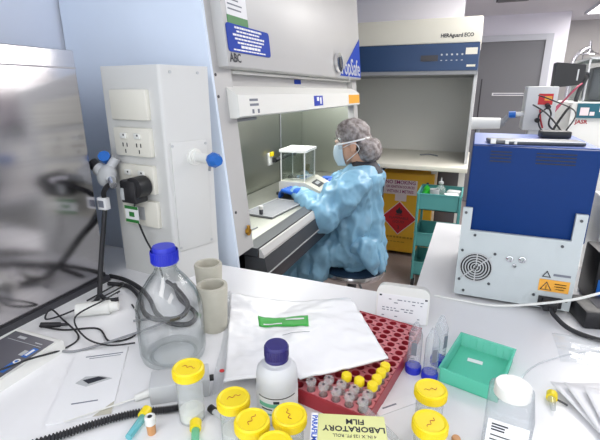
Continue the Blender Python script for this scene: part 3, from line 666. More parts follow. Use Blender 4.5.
# ------------------------------------------------------------------ person
pr = thing('person', 'person in a pale blue gown, hair cap, mask and gloves seated at the cabinet', 'person', (0, 0, 0))
def chain(mb, pts):
    for (a, ra), (b, rb) in zip(pts, pts[1:]):
        mb.sph(a, ra, 14); mb.cyl(a, b, ra, rb, seg=14)
    mb.sph(pts[-1][0], pts[-1][1], 14)
HX, HY, HZ = -0.582, 2.22, 1.185
HR = Euler((0, math.radians(-9), math.radians(0))).to_matrix()          # head tipped a little forward (towards -X)
def hp(x, y, z): return tuple(Vector((HX, HY, HZ)) + HR @ Vector((x, y, z)))
LS, LE, LW = Vector((-0.535, 2.045, 1.005)), Vector((-0.645, 1.90, 0.87)), Vector((-0.825, 1.985, 0.945))
RS, RE, RW = Vector((-0.55, 2.365, 0.995)), Vector((-0.60, 2.50, 0.86)), Vector((-0.74, 2.415, 0.945))
def hand(mb, W, d, across, r, side):
    d = Vector(d).normalized(); a = Vector(across); a = (a - d * a.dot(d)).normalized(); n = d.cross(a) * side      # n: back of the hand
    if n.z < 0: n = -n
    P_ = lambda x, y, z: W + d * x + a * y + n * z
    k = r / 0.008
    for y in (-0.028, -0.010, 0.010, 0.028):
        mb.cyl(P_(-0.01, y * 0.6, 0), P_(0.078, y, 0), 0.0135 * k ** 0.5, 0.011 * k ** 0.5, seg=10); mb.sph(P_(0.078, y, 0), 0.011 * k ** 0.5, 10)
    mb.cyl(P_(-0.03, 0, 0), P_(0.01, 0, 0), 0.026, 0.024, seg=12)
    for y, L, c0 in ((0.030, 0.068, 18), (0.010, 0.077, 24), (-0.011, 0.071, 30), (-0.030, 0.056, 36)):
        p = (0.076, y, 0.0); ang = c0
        for s_, l in enumerate((L * 0.45, L * 0.32, L * 0.25)):
            q_ = (p[0] + l * math.cos(math.radians(ang)), p[1], p[2] - l * math.sin(math.radians(ang)))
            mb.cyl(P_(*p), P_(*q_), r * (1 - 0.06 * s_), r * (0.94 - 0.06 * s_), seg=10); mb.sph(P_(*q_), r * (0.94 - 0.06 * s_), 10)
            p = q_; ang += 24
    th = [(0.012, 0.022, -0.004), (0.042, 0.050, -0.014), (0.068, 0.056, -0.026), (0.088, 0.050, -0.036)]
    for p, q_ in zip(th, th[1:]): mb.cyl(P_(*p), P_(*q_), r * 1.25, r * 1.1, seg=10); mb.sph(P_(*q_), r * 1.1, 10)
LD, RD = (-0.9, 0.42, 0.04), (-0.9, -0.15, 0.0)
LA, RA = (0.40, 0.9, 0.1), (0.1, -0.9, 0.1)
mb = MB()
chain(mb, [((-0.55, 2.20, 0.62), 0.10), ((-0.54, 2.20, 0.80), 0.10), ((-0.54, 2.205, 0.94), 0.10), ((-0.52, 2.21, 1.0), 0.09), ((-0.525, 2.213, 1.06), 0.052), ((-0.555, 2.22, 1.13), 0.05)])
for s_ in (-1, 1):
    chain(mb, [((-0.56, 2.205 + s_ * 0.065, 0.605), 0.075), ((-0.95, 2.20 + s_ * 0.12, 0.585), 0.052), ((-0.93, 2.20 + s_ * 0.13, 0.30), 0.048), ((-0.90, 2.20 + s_ * 0.13, 0.085), 0.034)])
    chain(mb, [((-0.89, 2.20 + s_ * 0.13, 0.05), 0.036), ((-1.02, 2.20 + s_ * 0.14, 0.035), 0.03)])
for S_, E_, W_, D_, A_, sd in ((LS, LE, LW, LD, LA, 1), (RS, RE, RW, RD, RA, -1)):
    chain(mb, [((-0.52, 2.21, 0.99), 0.08), (tuple(S_), 0.054), (tuple(E_), 0.040), (tuple(W_), 0.026)])
    hand(mb, W_, D_, A_, 0.0078, sd)
mb.sph(hp(-0.004, 0, 0.035), (0.084, 0.072, 0.084), 20); mb.sph(hp(-0.035, 0, -0.025), (0.058, 0.060, 0.078), 18); mb.sph(hp(-0.06, 0, -0.08), (0.034, 0.036, 0.028), 14)
mb.sph(hp(-0.088, 0, 0.022), (0.018, 0.05, 0.014), 12)
mb.cyl(hp(-0.088, 0, 0.018), hp(-0.112, 0, -0.020), 0.010, 0.014, seg=12); mb.sph(hp(-0.110, 0, -0.020), 0.014, 12)
mb.sph(hp(-0.094, 0, -0.056), (0.012, 0.026, 0.010), 12)
for s_ in (-1, 1): mb.sph(hp(0.006, s_ * 0.072, -0.014), (0.019, 0.010, 0.032), 14)
body = mb.build('body', M['skin'], pr); remesh(body, 0.0055, 2)
mb = MB()
for s_ in (-1, 1): mb.sph(hp(-0.078, s_ * 0.032, 0.006), 0.014, 12)
mb.build('eyes', M['white'], pr)
# hair and hair cap
mb = MB(); mb.sph(hp(0.000, 0, 0.042), (0.086, 0.076, 0.083), 20); mb.sph(hp(0.050, 0, -0.03), (0.050, 0.062, 0.066), 16)
hr = mb.build('hair', M['hair'], pr); remesh(hr, 0.007, 2)
mb = MB(); mb.sph(hp(-0.004, 0, 0.054), (0.094, 0.085, 0.079), 24); mb.sph(hp(0.080, -0.01, -0.048), (0.060, 0.074, 0.070), 20, rot=Euler((0, math.radians(25), 0)).to_matrix()); mb.sph(hp(0.050, 0, 0.0), (0.050, 0.070, 0.045), 16)
def capw(co, n):
    f = noise.noise(co * 38) * 0.006 + noise.noise(co * 90) * 0.0025
    return co + n * f
cp_ = mb.build('hair_cap', M['haircap'], pr); remesh(cp_, 0.006, 2, capw)
mb = MB()
pts = [hp(-0.006 + 0.092 * math.cos(a), 0.086 * math.sin(a), 0.014 + 0.008 * math.cos(a)) for a in [2 * PI * k / 28 for k in range(28)]]
mb.tube(pts, 0.0045, 6, n=2, closed=True); mb.build('goggle_strap', M['paper'], pr)
mb = MB(); mb.grid(lambda u, v: Vector(hp(-0.098 * math.cos((u - 0.5) * 2.2) - 0.006, 0.085 * math.sin((u - 0.5) * 2.2), -0.018 + v * 0.055)), 16, 6); gg = mb.build('goggles', M['clearp'], pr)
mb = MB(); mb.tube([hp(-0.098 * math.cos((u / 12 - 0.5) * 2.2) - 0.007, 0.086 * math.sin((u / 12 - 0.5) * 2.2), 0.038) for u in range(13)], 0.005, 6, n=2); mb.build('goggle_rim', M['pane'], gg)
# mask
def maskf(u, v):
    a = (u - 0.5) * 2.5; z = 0.004 - v * 0.112
    bul = 1 + 0.20 * math.sin(PI * min(1, v * 1.05)) ** 0.8 + 0.004 * math.sin(v * 40)
    return Vector(hp(-0.022 - 0.082 * math.cos(a) * bul - 0.006 * math.cos(a), 0.074 * math.sin(a) * (1 - 0.25 * v), z))
mb = MB(); mb.grid(maskf, 22, 16); mk = mb.build('face_mask', M['mask'], pr)
sd = mk.modifiers.new('t', 'SOLIDIFY'); sd.thickness = 0.0015
mb = MB()
for s_ in (-1, 1):
    mb.tube([hp(-0.045, s_ * 0.072, -0.01), hp(0.0, s_ * 0.080, 0.005), hp(0.03, s_ * 0.083, 0.0), hp(0.04, s_ * 0.080, -0.03), hp(0.0, s_ * 0.072, -0.06), hp(-0.04, s_ * 0.058, -0.085)], 0.002, 5)
mb.build('mask_loops', M['paper'], mk)
# dark collar of the clothes under the gown
mb = MB(); mb.lathe([(0.062, 0.0), (0.085, -0.028), (0.10, -0.05), (0.095, -0.055), (0.07, -0.02), (0.056, 0.008)], 28, c=(-0.522, 2.213, 1.09), closed=True); mb.build('collar', M['ink'], pr)
# gown: torso, hips and lap, sleeves -> one wrinkled film
mb = MB()
def loft(mb, rings, seg=32):
    vs = []
    for (c, rx, ry) in rings: vs.append([mb.bm.verts.new((c[0] + rx * math.cos(2 * PI * k / seg), c[1] + ry * math.sin(2 * PI * k / seg), c[2])) for k in range(seg)])
    for a, b in zip(vs, vs[1:]):
        for k in range(seg): mb.bm.faces.new((a[k], a[(k + 1) % seg], b[(k + 1) % seg], b[k]))
    mb.bm.faces.new(list(reversed(vs[0]))); mb.bm.faces.new(vs[-1])
loft(mb, [((-0.57, 2.21, 0.512), 0.145, 0.135), ((-0.562, 2.205, 0.60), 0.158, 0.160), ((-0.562, 2.2, 0.72), 0.148, 0.166), ((-0.562, 2.2, 0.85), 0.140, 0.165), ((-0.558, 2.205, 0.95), 0.136, 0.176), ((-0.545, 2.208, 1.005), 0.120, 0.170), ((-0.534, 2.21, 1.045), 0.096, 0.125), ((-0.528, 2.212, 1.074), 0.074, 0.086)])
for s_ in (-1, 1):
    chain(mb, [((-0.55, 2.205 + s_ * 0.065, 0.62), 0.105), ((-0.75, 2.2 + s_ * 0.11, 0.61), 0.098), ((-0.96, 2.2 + s_ * 0.125, 0.595), 0.082), ((-0.955, 2.2 + s_ * 0.13, 0.38), 0.08)])
# hanging skirt on the near side of the stool
for x, zt, rr_ in ((-0.86, 0.47, 0.045), (-0.78, 0.47, 0.045), (-0.71, 0.49, 0.04)):
    chain(mb, [((x, 2.06, 0.60), 0.08), ((x, 2.0 + 0.02 * math.sin(x * 40), zt), rr_)])
for x in (-0.72, -0.80): mb.sph((x, 2.04, 0.52), (0.06, 0.05, 0.07), 14)
for yq in (2.06, 2.13, 2.20, 2.27): chain(mb, [((-0.47, yq, 0.66), 0.055), ((-0.415 + 0.01 * math.sin(yq * 60), yq - 0.01, 0.58), 0.032), ((-0.390 + 0.014 * math.sin(yq * 60), yq - 0.02, 0.535), 0.016)])
chain(mb, [((-0.545, 2.12, 0.975), 0.083), (tuple(LS), 0.076), (tuple(LS.lerp(LE, 0.5)), 0.082), (tuple(LE + Vector((0.0, 0.01, -0.005))), 0.078), (tuple(LE.lerp(LW, 0.45)), 0.062), (tuple(LE.lerp(LW, 0.8)), 0.048), (tuple(LW), 0.036)])
chain(mb, [((-0.555, 2.30, 0.970), 0.080), (tuple(RS), 0.072), (tuple(RE), 0.075), (tuple(RE.lerp(RW, 0.6)), 0.056), (tuple(RW), 0.036)])
def wr(co, n):
    a = noise.noise(Vector((co.x * 9, co.y * 9, co.z * 5))); b = noise.noise(Vector((co.x * 17 + 4, co.y * 17, co.z * 9)))
    c = noise.noise(Vector((co.x * 34, co.y * 34 + 3, co.z * 22)))
    f = 0.016 * (1 - 2.4 * abs(a)) + 0.014 * (1 - 2.6 * abs(b)) + 0.005 * (1 - 2 * abs(c)) - 0.007
    hw = min((co - LW).length, (co - RW).length); k = min(1.0, 0.25 + hw * 4)
    if co.z > 1.03: k *= 0.35
    return co + n * f * k
gw = mb.build('gown', M['gown'], pr); remesh(gw, 0.008, 3, wr)
mb = MB(); mb.box((-0.412, 2.2, 0.86), (0.004, 0.012, 0.30)); 
mb.build('gown_tie', M['ink'], pr, smooth=False)
for W_, D_, A_, sd in ((LW, LD, LA, 1), (RW, RD, RA, -1)):
    mb = MB(); hand(mb, W_, D_, A_, 0.0092, sd); mb.cyl(W_ - Vector(D_).normalized() * 0.04, W_, 0.034, 0.030, seg=14)
    g = mb.build('glove', M['glove'], pr); remesh(g, 0.0032, 2)

# ------------------------------------------------------------------ blue machine on the right wing (we see its back)
mc = thing('benchtop_machine', 'white benchtop machine with a blue cover and round fan grille', 'machine', (0, 1.145, Z0))
mb = MB(); mb.span((0.003, 0.012, 0.19), (0.283, 0.37, 0.42), bev=0.004); cvr = mb.build('blue_cover', M['machineblue'], mc)
mb = MB(); mb.span((0.006, 0.013, 0.012), (0.275, 0.365, 0.1895)); mb.build('chassis', M['dark'], mc, smooth=False)
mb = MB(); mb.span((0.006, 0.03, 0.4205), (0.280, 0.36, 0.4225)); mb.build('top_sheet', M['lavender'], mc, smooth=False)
fr = frame((0, 0.0115, 0), (1, 0, 0), (0, 0, 1))
mb = MB(); mb.prism([(-0.002, 0.012), (0.277, 0.012), (0.277, 0.268), (0.252, 0.268), (0.252, 0.199), (0.021, 0.199), (0.021, 0.260), (-0.002, 0.260)], 0, 0.0105, fr); rp = mb.build('rear_plate', M['machinegrey'], mc, smooth=False)
mb = MB()
for x in (0.02, 0.25): 
    for y in (0.04, 0.33): mb.cyl((x, y, 0), (x, y, 0.012), 0.012)
mb.build('feet', M['black'], mc)
fr = frame((0, 0.0009, 0), (1, 0, 0), (0, 0, 1))
mb = MB(); mb.cyl((0.046, 0.098, -0.004), (0.046, 0.098, 0.001), 0.041, seg=32, M_=fr); fan = mb.build('fan_opening', M['black'], mc)
mb = MB()
for r in (0.012, 0.019, 0.026, 0.033, 0.040):
    mb.lathe([(r - 0.0014, 0.001), (r + 0.0014, 0.001), (r + 0.0014, 0.0036), (r - 0.0014, 0.0036)], 32, c=(0.046, 0.098, 0), M_=fr, closed=True)
mb.cyl((0.046, 0.098, 0.001), (0.046, 0.098, 0.004), 0.0065, M_=fr)
for a in (45,): mb.box((0, 0, 0.003), (0.098, 0.003, 0.002), fr @ Matrix.Translation((0.046, 0.098, 0)) @ Matrix.Rotation(math.radians(a), 4, 'Z')); 
for a in (0,): mb.box((0, 0, 0.003), (0.003, 0.08, 0.002), fr @ Matrix.Translation((0.046, 0.098, 0)) @ Matrix.Rotation(math.radians(a), 4, 'Z'))
mb.build('fan_guard', M['lgrey'], fan)
mb = MB()
for x, z in ((0.008, 0.142), (0.088, 0.142), (0.008, 0.058), (0.083, 0.056), (0.006, 0.247), (0.264, 0.253), (0.034, 0.188), (0.235, 0.184), (0.192, 0.045), (0.266, 0.04), (0.022, 0.026)): mb.cyl((x, z, 0.0), (x, z, 0.003), 0.0036, seg=10, M_=fr)
mb.build('screws', M['darksteel'], mc)
mb = MB()
for x, z, r in ((0.124, 0.134, 0.0085), (0.153, 0.136, 0.0085), (0.137, 0.117, 0.005)): mb.lathe([(r * 0.5, 0.002), (r, 0.0), (r, 0.003), (r * 0.7, 0.004)], 16, c=(x, z, 0), M_=fr, closed=True)
mb.build('ports', M['chrome'], mc)
mb = MB(); mb.span((0.199, -0.0008, 0.060), (0.267, 0.0, 0.092)); wl = mb.build('warning_label', M['orange'], mc, smooth=False)
def tri_out(mb, cx, cy, r, t, fr):
    o = [(cx + r * math.cos(math.radians(a)), cy + r * math.sin(math.radians(a))) for a in (90, 210, 330)]
    for i in range(3):
        a, b = Vector((*o[i], 0.0015)), Vector((*o[(i + 1) % 3], 0.0015)); dd = (b - a); m_ = frame(a, dd, Vector((-dd.y, dd.x, 0)))
        mb.box((dd.length / 2, 0, 0), (dd.length + t, t, 0.0008), fr @ m_)
mb = MB(); tri_out(mb, 0.216, 0.071, 0.014, 0.002, fr); mb.box((0.216, 0.072, 0.0014), (0.002, 0.012, 0.0006), fr)
for k in range(3): mb.box((0.247, 0.082 - k * 0.007, 0.0014), (0.026 - 0.006 * (k == 2), 0.0025, 0.0006), fr)
mb.build('warning_print', M['ink'], wl, smooth=False)
mb = MB(); tri_out(mb, 0.213, 0.104, 0.010, 0.002, fr); mb.build('hazard_triangle', M['ink'], mc, smooth=False)
mb = MB(); mb.box((0.247, 0.106, 0.0006), (0.038, 0.006, 0.0006), fr); mb.build('plate_print', M['greyink'], mc, smooth=False)
mb = MB(); mb.span((0.203, -0.004, 0.016), (0.258, 0.0, 0.046), bev=0.002); so = mb.build('power_inlet', M['black'], mc)
for x0_, x1_, n in ((0.046, 0.094, 4), (0.148, 0.232, 4)):
    mb = MB()
    for k in range(n): mb.span((x0_, 0.0105, 0.406 - k * 0.008), (x1_, 0.0125, 0.4085 - k * 0.008))
    mb.build('vent_slots', M['ink'], cvr, smooth=False)
# power cord of the machine and its adapter
t = thing('power_lead', 'black power lead plugged into the back of the blue machine', 'cable', (0, 0, 0))
mb = MB(); mb.span((0.212, 1.112, 0.918), (0.244, 1.1405, 0.944), bev=0.003); mb.build('plug', M['black'], t)
mb = MB(); mb.tube([(0.228, 1.113, 0.93), (0.235, 1.09, 0.922), (0.265, 1.06, 0.908), (0.32, 1.035, 0.9062), (0.42, 1.03, 0.9062), (0.60, 1.04, 0.9062)], 0.0055, 8); mb.build('lead', M['rubber'], t)
t = thing('power_supply', 'flat black power supply brick lying right of the blue machine', 'power supply', (0.385, 1.155, Z0), math.radians(12))
MB().box((0, 0, 0.024), (0.20, 0.10, 0.046), bev=0.006).build('brick', M['black'], t)
MB().box((-0.02, 0, 0.0475), (0.09, 0.05, 0.0008)).build('rating_label', M['dark'], t, smooth=False)
t = tag(MB().tube([(-0.05, 1.128, 0.9035), (0.02, 1.125, 0.9035), (0.10, 1.118, 0.908), (0.18, 1.112, 0.93), (0.27, 1.11, 0.962), (0.36, 1.12, 1.0), (0.48, 1.14, 1.01), (0.62, 1.16, 0.95), (0.70, 1.17, 0.9045)], 0.0034, 8).build('white_tubing', M['white'], None), 'thin white tubing looped across the back of the blue machine', 'tubing')
# things right of the machine
t = thing('glove_carton', 'white and purple carton standing right of the blue machine', 'carton', (0.47, 1.46, Z0), 0.0)
MB().box((0, 0, 0.13), (0.20, 0.14, 0.25), bev=0.003).build('carton', M['white'], t)
mb = MB(); mb.box((0, -0.0708, 0.22), (0.19, 0.001, 0.04)); mb.build('stripe', M['blue'], t, smooth=False)
mb = MB(); mb.box((0, -0.0708, 0.155), (0.19, 0.001, 0.035)); mb.build('band', M['lgrey'], t, smooth=False)
t = thing('tool_case', 'black tool case behind the power supply right of the machine', 'case', (0.455, 1.30, Z0), 0.1)
MB().box((0, 0, 0.075), (0.24, 0.11, 0.148), bev=0.008).build('case_body', M['black'], t)
mb = MB(); fr = frame((-0.02, -0.0552, 0.06), (1, 0, 0), (0, 0, 1)); mb.lathe([(0.028, 0), (0.048, 0), (0.048, 0.008), (0.028, 0.008)], 28, M_=fr, closed=True); mb.build('wheel', M['darksteel'], t)
text('T', 0.035, M['whiteink'], t, frame((-0.065, -0.0556, 0.128), (1, 0, 0), (0, 0, 1)), bold=0.001)
mb = MB(); mb.box((-0.095, -0.0555, 0.045), (0.035, 0.001, 0.06)); mb.build('blue_patch', M['valveblue'], t, smooth=False)
# flat tablet tray on top of the machine
t = thing('tray_rail', 'dark slotted rail lying on top of the blue machine', 'rail', (0.145, 1.225, Z0 + 0.423), math.radians(8))
MB().box((0, 0, 0.005), (0.215, 0.070, 0.009), bev=0.002).build('rail', M['darksteel'], t)
mb = MB(); mb.box((-0.102, -0.0385, 0.008), (0.012, 0.006, 0.012)); mb.box((-0.07, -0.0375, 0.006), (0.008, 0.006, 0.009)); mb.box((-0.05, -0.0375, 0.006), (0.006, 0.006, 0.009)); mb.box((0.02, -0.0365, 0.009), (0.17, 0.004, 0.002)); mb.build('clips', M['white'], t, smooth=False)
t = thing('cable_block', 'small black connector block on top of the blue machine by the tall white post', 'connector', (0.215, 1.40, Z0 + 0.423), 0.1)
MB().box((0, 0, 0.011), (0.075, 0.05, 0.02), bev=0.004).build('block', M['black'], t)
mb = MB(); mb.tube([(0.02, 0.02, 0.02), (0.0, 0.05, 0.05), (-0.01, 0.12, 0.07), (-0.02, 0.22, 0.085)], 0.0025); mb.tube([(0.03, 0.01, 0.02), (0.06, 0.06, 0.07), (0.03, 0.2, 0.1), (0.0, 0.26, 0.115)], 0.002); mb.build('leads', M['rubber'], t)

# second service post behind the machine
p2 = thing('service_post', 'white service post with a red label behind the blue machine', 'service post', (0.205, 1.72, Z0))
mb = MB(); mb.span((-0.047, -0.02, 0.42), (0.047, 0.10, 0.567), bev=0.003); mb.build('post_head', M['post'], p2)
mb = MB(); mb.span((-0.025, 0.0, 0.0), (0.03, 0.06, 0.4195)); mb.build('post_column', M['post'], p2, smooth=False)
mb = MB(); mb.box((0.012, -0.0208, 0.525), (0.044, 0.001, 0.036)); rl = mb.build('red_label', M['red'], p2, smooth=False)
mb = MB(); mb.box((0.02, -0.0216, 0.528), (0.022, 0.0008, 0.014)); mb.build('label_print', M['orange'], rl, smooth=False)
mb = MB(); mb.cyl((0.02, -0.0215, 0.505), (0.02, -0.05, 0.50), 0.008); mb.build('plug', M['rubber'], p2); mb = MB(); mb.cyl((-0.005, -0.02, 0.455), (-0.005, -0.04, 0.455), 0.008); mb.build('plug', M['rubber'], p2)
mb = MB(); mb.tube([(0.02, -0.05, 0.50), (0.028, -0.07, 0.48), (0.03, -0.06, 0.44), (0.07, -0.05, 0.41), (0.085, -0.05, 0.395)], 0.003); mb.tube([(0.02, -0.05, 0.50), (-0.005, -0.06, 0.475), (0.0, -0.055, 0.44), (0.018, -0.06, 0.415)], 0.0025); mb.build('leads', M['rubber'], p2)
mb = MB(); mb.tube([(0.0, -0.022, 0.49), (0.004, -0.035, 0.46), (0.014, -0.04, 0.43)], 0.0028); mb.build('red_lead', M['redink'], p2)
mb = MB(); mb.cyl((-0.047, 0.0, 0.475), (-0.072, 0.0, 0.472), 0.008); v2 = mb.build('gas_valve', M['white'], p2)
MB().cyl((-0.072, 0.0, 0.472), (-0.094, 0.0, 0.470), 0.012, seg=8).build('valve_knob', M['valveblue'], v2, ang=20)
mb = MB(); mb.cyl((-0.094, 0, 0.466), (-0.108, 0, 0.447), 0.009); mb.cyl((-0.106, 0, 0.445), (-0.118, 0, 0.441), 0.014); mb.build('regulator', M['grey'], v2)
mb = MB(); mb.cyl((-0.118, 0.0, 0.440), (-0.215, 0.0, 0.437), 0.019, 0.022, seg=20); mb.build('filter_cartridge', M['white'], v2)
mb = MB(); mb.cyl((-0.19, 0.0, 0.42), (-0.19, 0.0, 0.0), 0.006); mb.build('support_rod', M['grey'], v2)

# analyser on the side bench, black cover, shower
an = thing('white_analyser', 'white analyser with a teal stripe and clear top on the side bench', 'analyser', (0.44, 2.52, Z0))
mb = MB(); mb.span((0.0, 0.0, 0.0), (0.62, 0.45, 0.50), bev=0.008); mb.build('housing', M['white'], an)
mb = MB(); mb.span((0.025, -0.012, 0.425), (0.60, -0.0005, 0.495)); ts = mb.build('teal_stripe', M['tealsign'], an, smooth=False)
mb = MB(); mb.span((0.038, -0.0135, 0.437), (0.075, -0.0122, 0.475)); mb.span((0.08, -0.0135, 0.437), (0.10, -0.0122, 0.455)); mb.span((0.118, -0.0135, 0.455), (0.20, -0.0122, 0.485)); mb.build('stickers', M['pink'], ts, smooth=False)
text('JASR', 0.026, M['redink'], an, frame((0.028, -0.0006, 0.405), (1, 0, 0), (0.2, 0, 1)), bold=0.0008)
mb = MB(); mb.span((0.05, 0.03, 0.5), (0.60, 0.40, 0.70)); mb.build('clear_hood', M['pane'], an, smooth=False)
mb = MB()
for x in (0.046, 0.60):
    for y in (0.026, 0.40): mb.span((x, y, 0.5), (x + 0.008, y + 0.008, 0.705))
mb.span((0.046, 0.026, 0.70), (0.608, 0.408, 0.71)); mb.build('hood_frame', M['lgrey'], an, smooth=False)
mb = MB(); mb.span((0.09, 0.15, 0.501), (0.5, 0.32, 0.67), bev=0.02); mb.cyl((0.2, 0.1, 0.501), (0.2, 0.1, 0.6), 0.04); mb.build('mechanism', M['darksteel'], an)
mb = MB(); mb.tube([(0.03, 0.05, 0.5), (-0.02, 0.02, 0.45), (-0.09, -0.02, 0.28), (-0.12, -0.04, 0.01)], 0.006); mb.build('cable', M['rubber'], an)
mb = MB(); mb.tube([(0.02, 0.02, 0.58), (-0.03, -0.02, 0.52), (-0.10, -0.03, 0.42), (-0.14, -0.04, 0.2), (-0.15, -0.04, 0.01)], 0.0045); mb.tube([(0.045, 0.025, 0.60), (-0.01, -0.01, 0.55), (-0.08, -0.02, 0.44)], 0.004); mb.build('red_cable', M['pinkcable'], an)
bk = thing('boxy_device', 'black boxy device on an arm above the white analyser', 'device', (0.395, 2.47, 1.525))
mb = MB(); mb.prism([(-0.062, -0.058), (0.040, -0.045), (0.060, -0.02), (0.058, 0.045), (-0.064, 0.058)], -0.05, 0.05, frame((0, 0, 0), (1, 0, 0), (0, 0, 1))); mb.build('housing', M['black'], bk)
mb = MB(); mb.box((0.03, -0.0506, 0.0), (0.006, 0.001, 0.05)); mb.build('white_mark', M['lgrey'], bk, smooth=False)
mb = MB(); mb.tube([(0.055, 0.0, 0.01), (0.085, 0.04, 0.0), (0.075, 0.09, -0.06), (0.07, 0.12, -0.1245)], 0.010); mb.build('arm', M['darksteel'], bk)
sh = thing('emergency_shower', 'chrome shower pipe with a curved neck in the grey recess at right', 'shower', (1.05, 6.45, 0))
mb = MB(); mb.cyl((0, 0, 0), (0, 0, 0.015), 0.09); mb.tube([(0, 0, 0.0), (0, 0, 1.60), (0.0, 0, 1.76), (0.025, 0, 1.86), (0.08, 0, 1.93), (0.155, 0, 1.965)], 0.024, 10); mb.tube([(0.155, 0, 2.04), (0.165, 0, 1.93)], 0.016, 10, raw=True); mb.build('pipe', M['chrome'], sh)
mb = MB(); mb.lathe([(0.02, 0.06), (0.035, 0.04), (0.095, 0.012), (0.10, 0.0), (0, 0.0)], 28, c=(0.17, 0, 1.88)); mb.build('shower_head', M['chrome'], sh)
mb = MB(); mb.tube([(0.10, 0, 1.93), (0.10, 0, 1.55)], 0.006, 8, raw=True); mb.build('pull_rod', M['grey'], sh)

# ------------------------------------------------------------------ foreground glass and tubes
sb = thing('glass_bottle', 'large clear glass bottle with a bright blue screw cap', 'bottle', (-0.553, 0.632, Z0))
R = 0.069
outer = [(0.0, 0.004), (R * 0.80, 0.001), (R * 0.95, 0.006), (R, 0.02), (R, 0.108), (R * 0.97, 0.128), (R * 0.83, 0.154), (R * 0.56, 0.182), (R * 0.36, 0.199), (0.0205, 0.210), (0.0205, 0.241)]
inner = [(0.018, 0.241), (0.018, 0.210), (R * 0.31, 0.197), (R * 0.51, 0.180), (R * 0.78, 0.152), (R * 0.92, 0.127), (R * 0.955, 0.107), (R * 0.955, 0.022), (R * 0.86, 0.012), (R * 0.5, 0.016), (0.0, 0.018)]
MB().lathe(outer + inner, 56).build('glass', M['glass'], sb)
MB().lathe([(0, 0.2530), (0.022, 0.2530), (0.0265, 0.23200), (0.027, 0.2450), (0.0275, 0.2200), (0.026, 0.2180), (0.0215, 0.2180), (0.0215, 0.2450), (0, 0.2450)], 40).build('cap', M['capblue'], sb)
mb = MB(); 
for k in range(40):
    a = 2 * PI * k / 40; mb.box((0.0274, 0, 0.2320), (0.0012, 0.0016, 0.022), Matrix.Rotation(a, 4, 'Z'))
mb.build('cap_ribs', M['capblue'], sb, smooth=False)
MB().lathe([(0.0208, 0.2130), (0.024, 0.2130), (0.024, 0.2175), (0.0208, 0.2175)], 36, closed=True).build('pour_ring', M['clearp'], sb)
mb = MB()
for k in range(6): mb.box((0, 0, 0), (0.012 if k % 2 else 0.02, 0.0006, 0.0016), Matrix.Rotation(math.radians(-55), 4, 'Z') @ Matrix.Translation((0, -R - 0.0002, 0.05 + k * 0.014)))
mb.build('graduations', M['whiteink'], sb, smooth=False)
mb = MB(); mb.lathe([(R * 0.62, 0.0045), (R * 0.70, 0.002), (R * 0.72, 0.0045), (R * 0.66, 0.007)], 48, closed=True); mb.build('base_ring', M['glass'], sb)
bt = None
for k, (x, y, h, lab) in enumerate(((-0.531, 0.757, 0.116, 'grey-beige thick-walled tube nearer the glass bottle'), (-0.612, 0.862, 0.116, 'grey-beige thick-walled tube standing behind its twin'))):
    if bt is None:
        bt = thing('ceramic_tube', lab, 'tube', (x, y, Z0), group='grey-beige tubes')
        MB().lathe([(0, 0), (0.028, 0), (0.031, 0.006), (0.0365, h - 0.004), (0.035, h), (0.0285, h), (0.027, h - 0.004), (0.025, 0.012), (0, 0.012)], 40).build('wall', M['beige'], bt)
    else: place(copy_tree(bt), (x, y, Z0), lab)

# plastic pack lying over the rack
def zbag(p):
    c0, a = Vector((-0.1622, 0.7475)), math.radians(-9.2)
    du = (p - c0).dot(Vector((math.cos(a), math.sin(a)))); dv = (p - c0).dot(Vector((-math.sin(a), math.cos(a))))
    q = max(0, min(1, (du + 0.29) / 0.20)); q = q * q * (3 - 2 * q)
    q2 = max(0, min(1, (0.37 - dv) / 0.20)); q2 = q2 * q2 * (3 - 2 * q2)
    n_ = noise.noise(Vector((p.x * 18, p.y * 30, 1))) * 0.004 + noise.noise(Vector((p.x * 45 + p.y * 20, p.y * 60, 5))) * 0.0018
    return 0.9085 + q * q2 * 0.042 + max(n_, -0.003)
def poly_at(P_, t):
    for (t0, a), (t1, b) in zip(P_, P_[1:]):
        if t <= t1: return Vector(a).lerp(Vector(b), (t - t0) / (t1 - t0))
    return Vector(P_[-1][1])
FAR = [(0, (-0.585, 0.922)), (1, (-0.245, 0.945))]
NEAR = [(0, (-0.385, 0.565)), (0.24, (-0.318, 0.582)), (0.36, (-0.298, 0.604)), (0.48, (-0.268, 0.609)), (0.60, (-0.243, 0.600)), (1, (-0.106, 0.722))]
def bag(u, v):
    p = poly_at(FAR, u) * (1 - v) + poly_at(NEAR, u) * v
    straight = (Vector(FAR[0][1]).lerp(Vector(FAR[1][1]), u)) * (1 - v) + Vector(NEAR[0][1]).lerp(Vector(NEAR[-1][1]), u) * v
    k = v ** 3; p = p * k + straight * (1 - k)
    return Vector((p.x, p.y, zbag(p)))
pk = thing('plastic_pack', 'white plastic pack with a green strip label lying over the maroon rack', 'pack', (0, 0, 0))
mb = MB(); mb.grid(bag, 60, 44); o = mb.build('white_film', M['film'], pk, ang=180); sdm = o.modifiers.new('t', 'SOLIDIFY'); sdm.thickness = 0.004; sdm.offset = -1
def g0(u, v):
    p = (Vector((-0.451, 0.831)) * (1 - u) + Vector((-0.319, 0.838)) * u) * (1 - v) + (Vector((-0.425, 0.787)) * (1 - u) + Vector((-0.296, 0.782)) * u) * v
    return Vector((p.x, p.y, zbag(p) + 0.0022))
mb = MB(); mb.grid(g0, 16, 6); o = mb.build('green_strip', M['green'], pk, ang=180); sdm = o.modifiers.new('t', 'SOLIDIFY'); sdm.thickness = 0.001
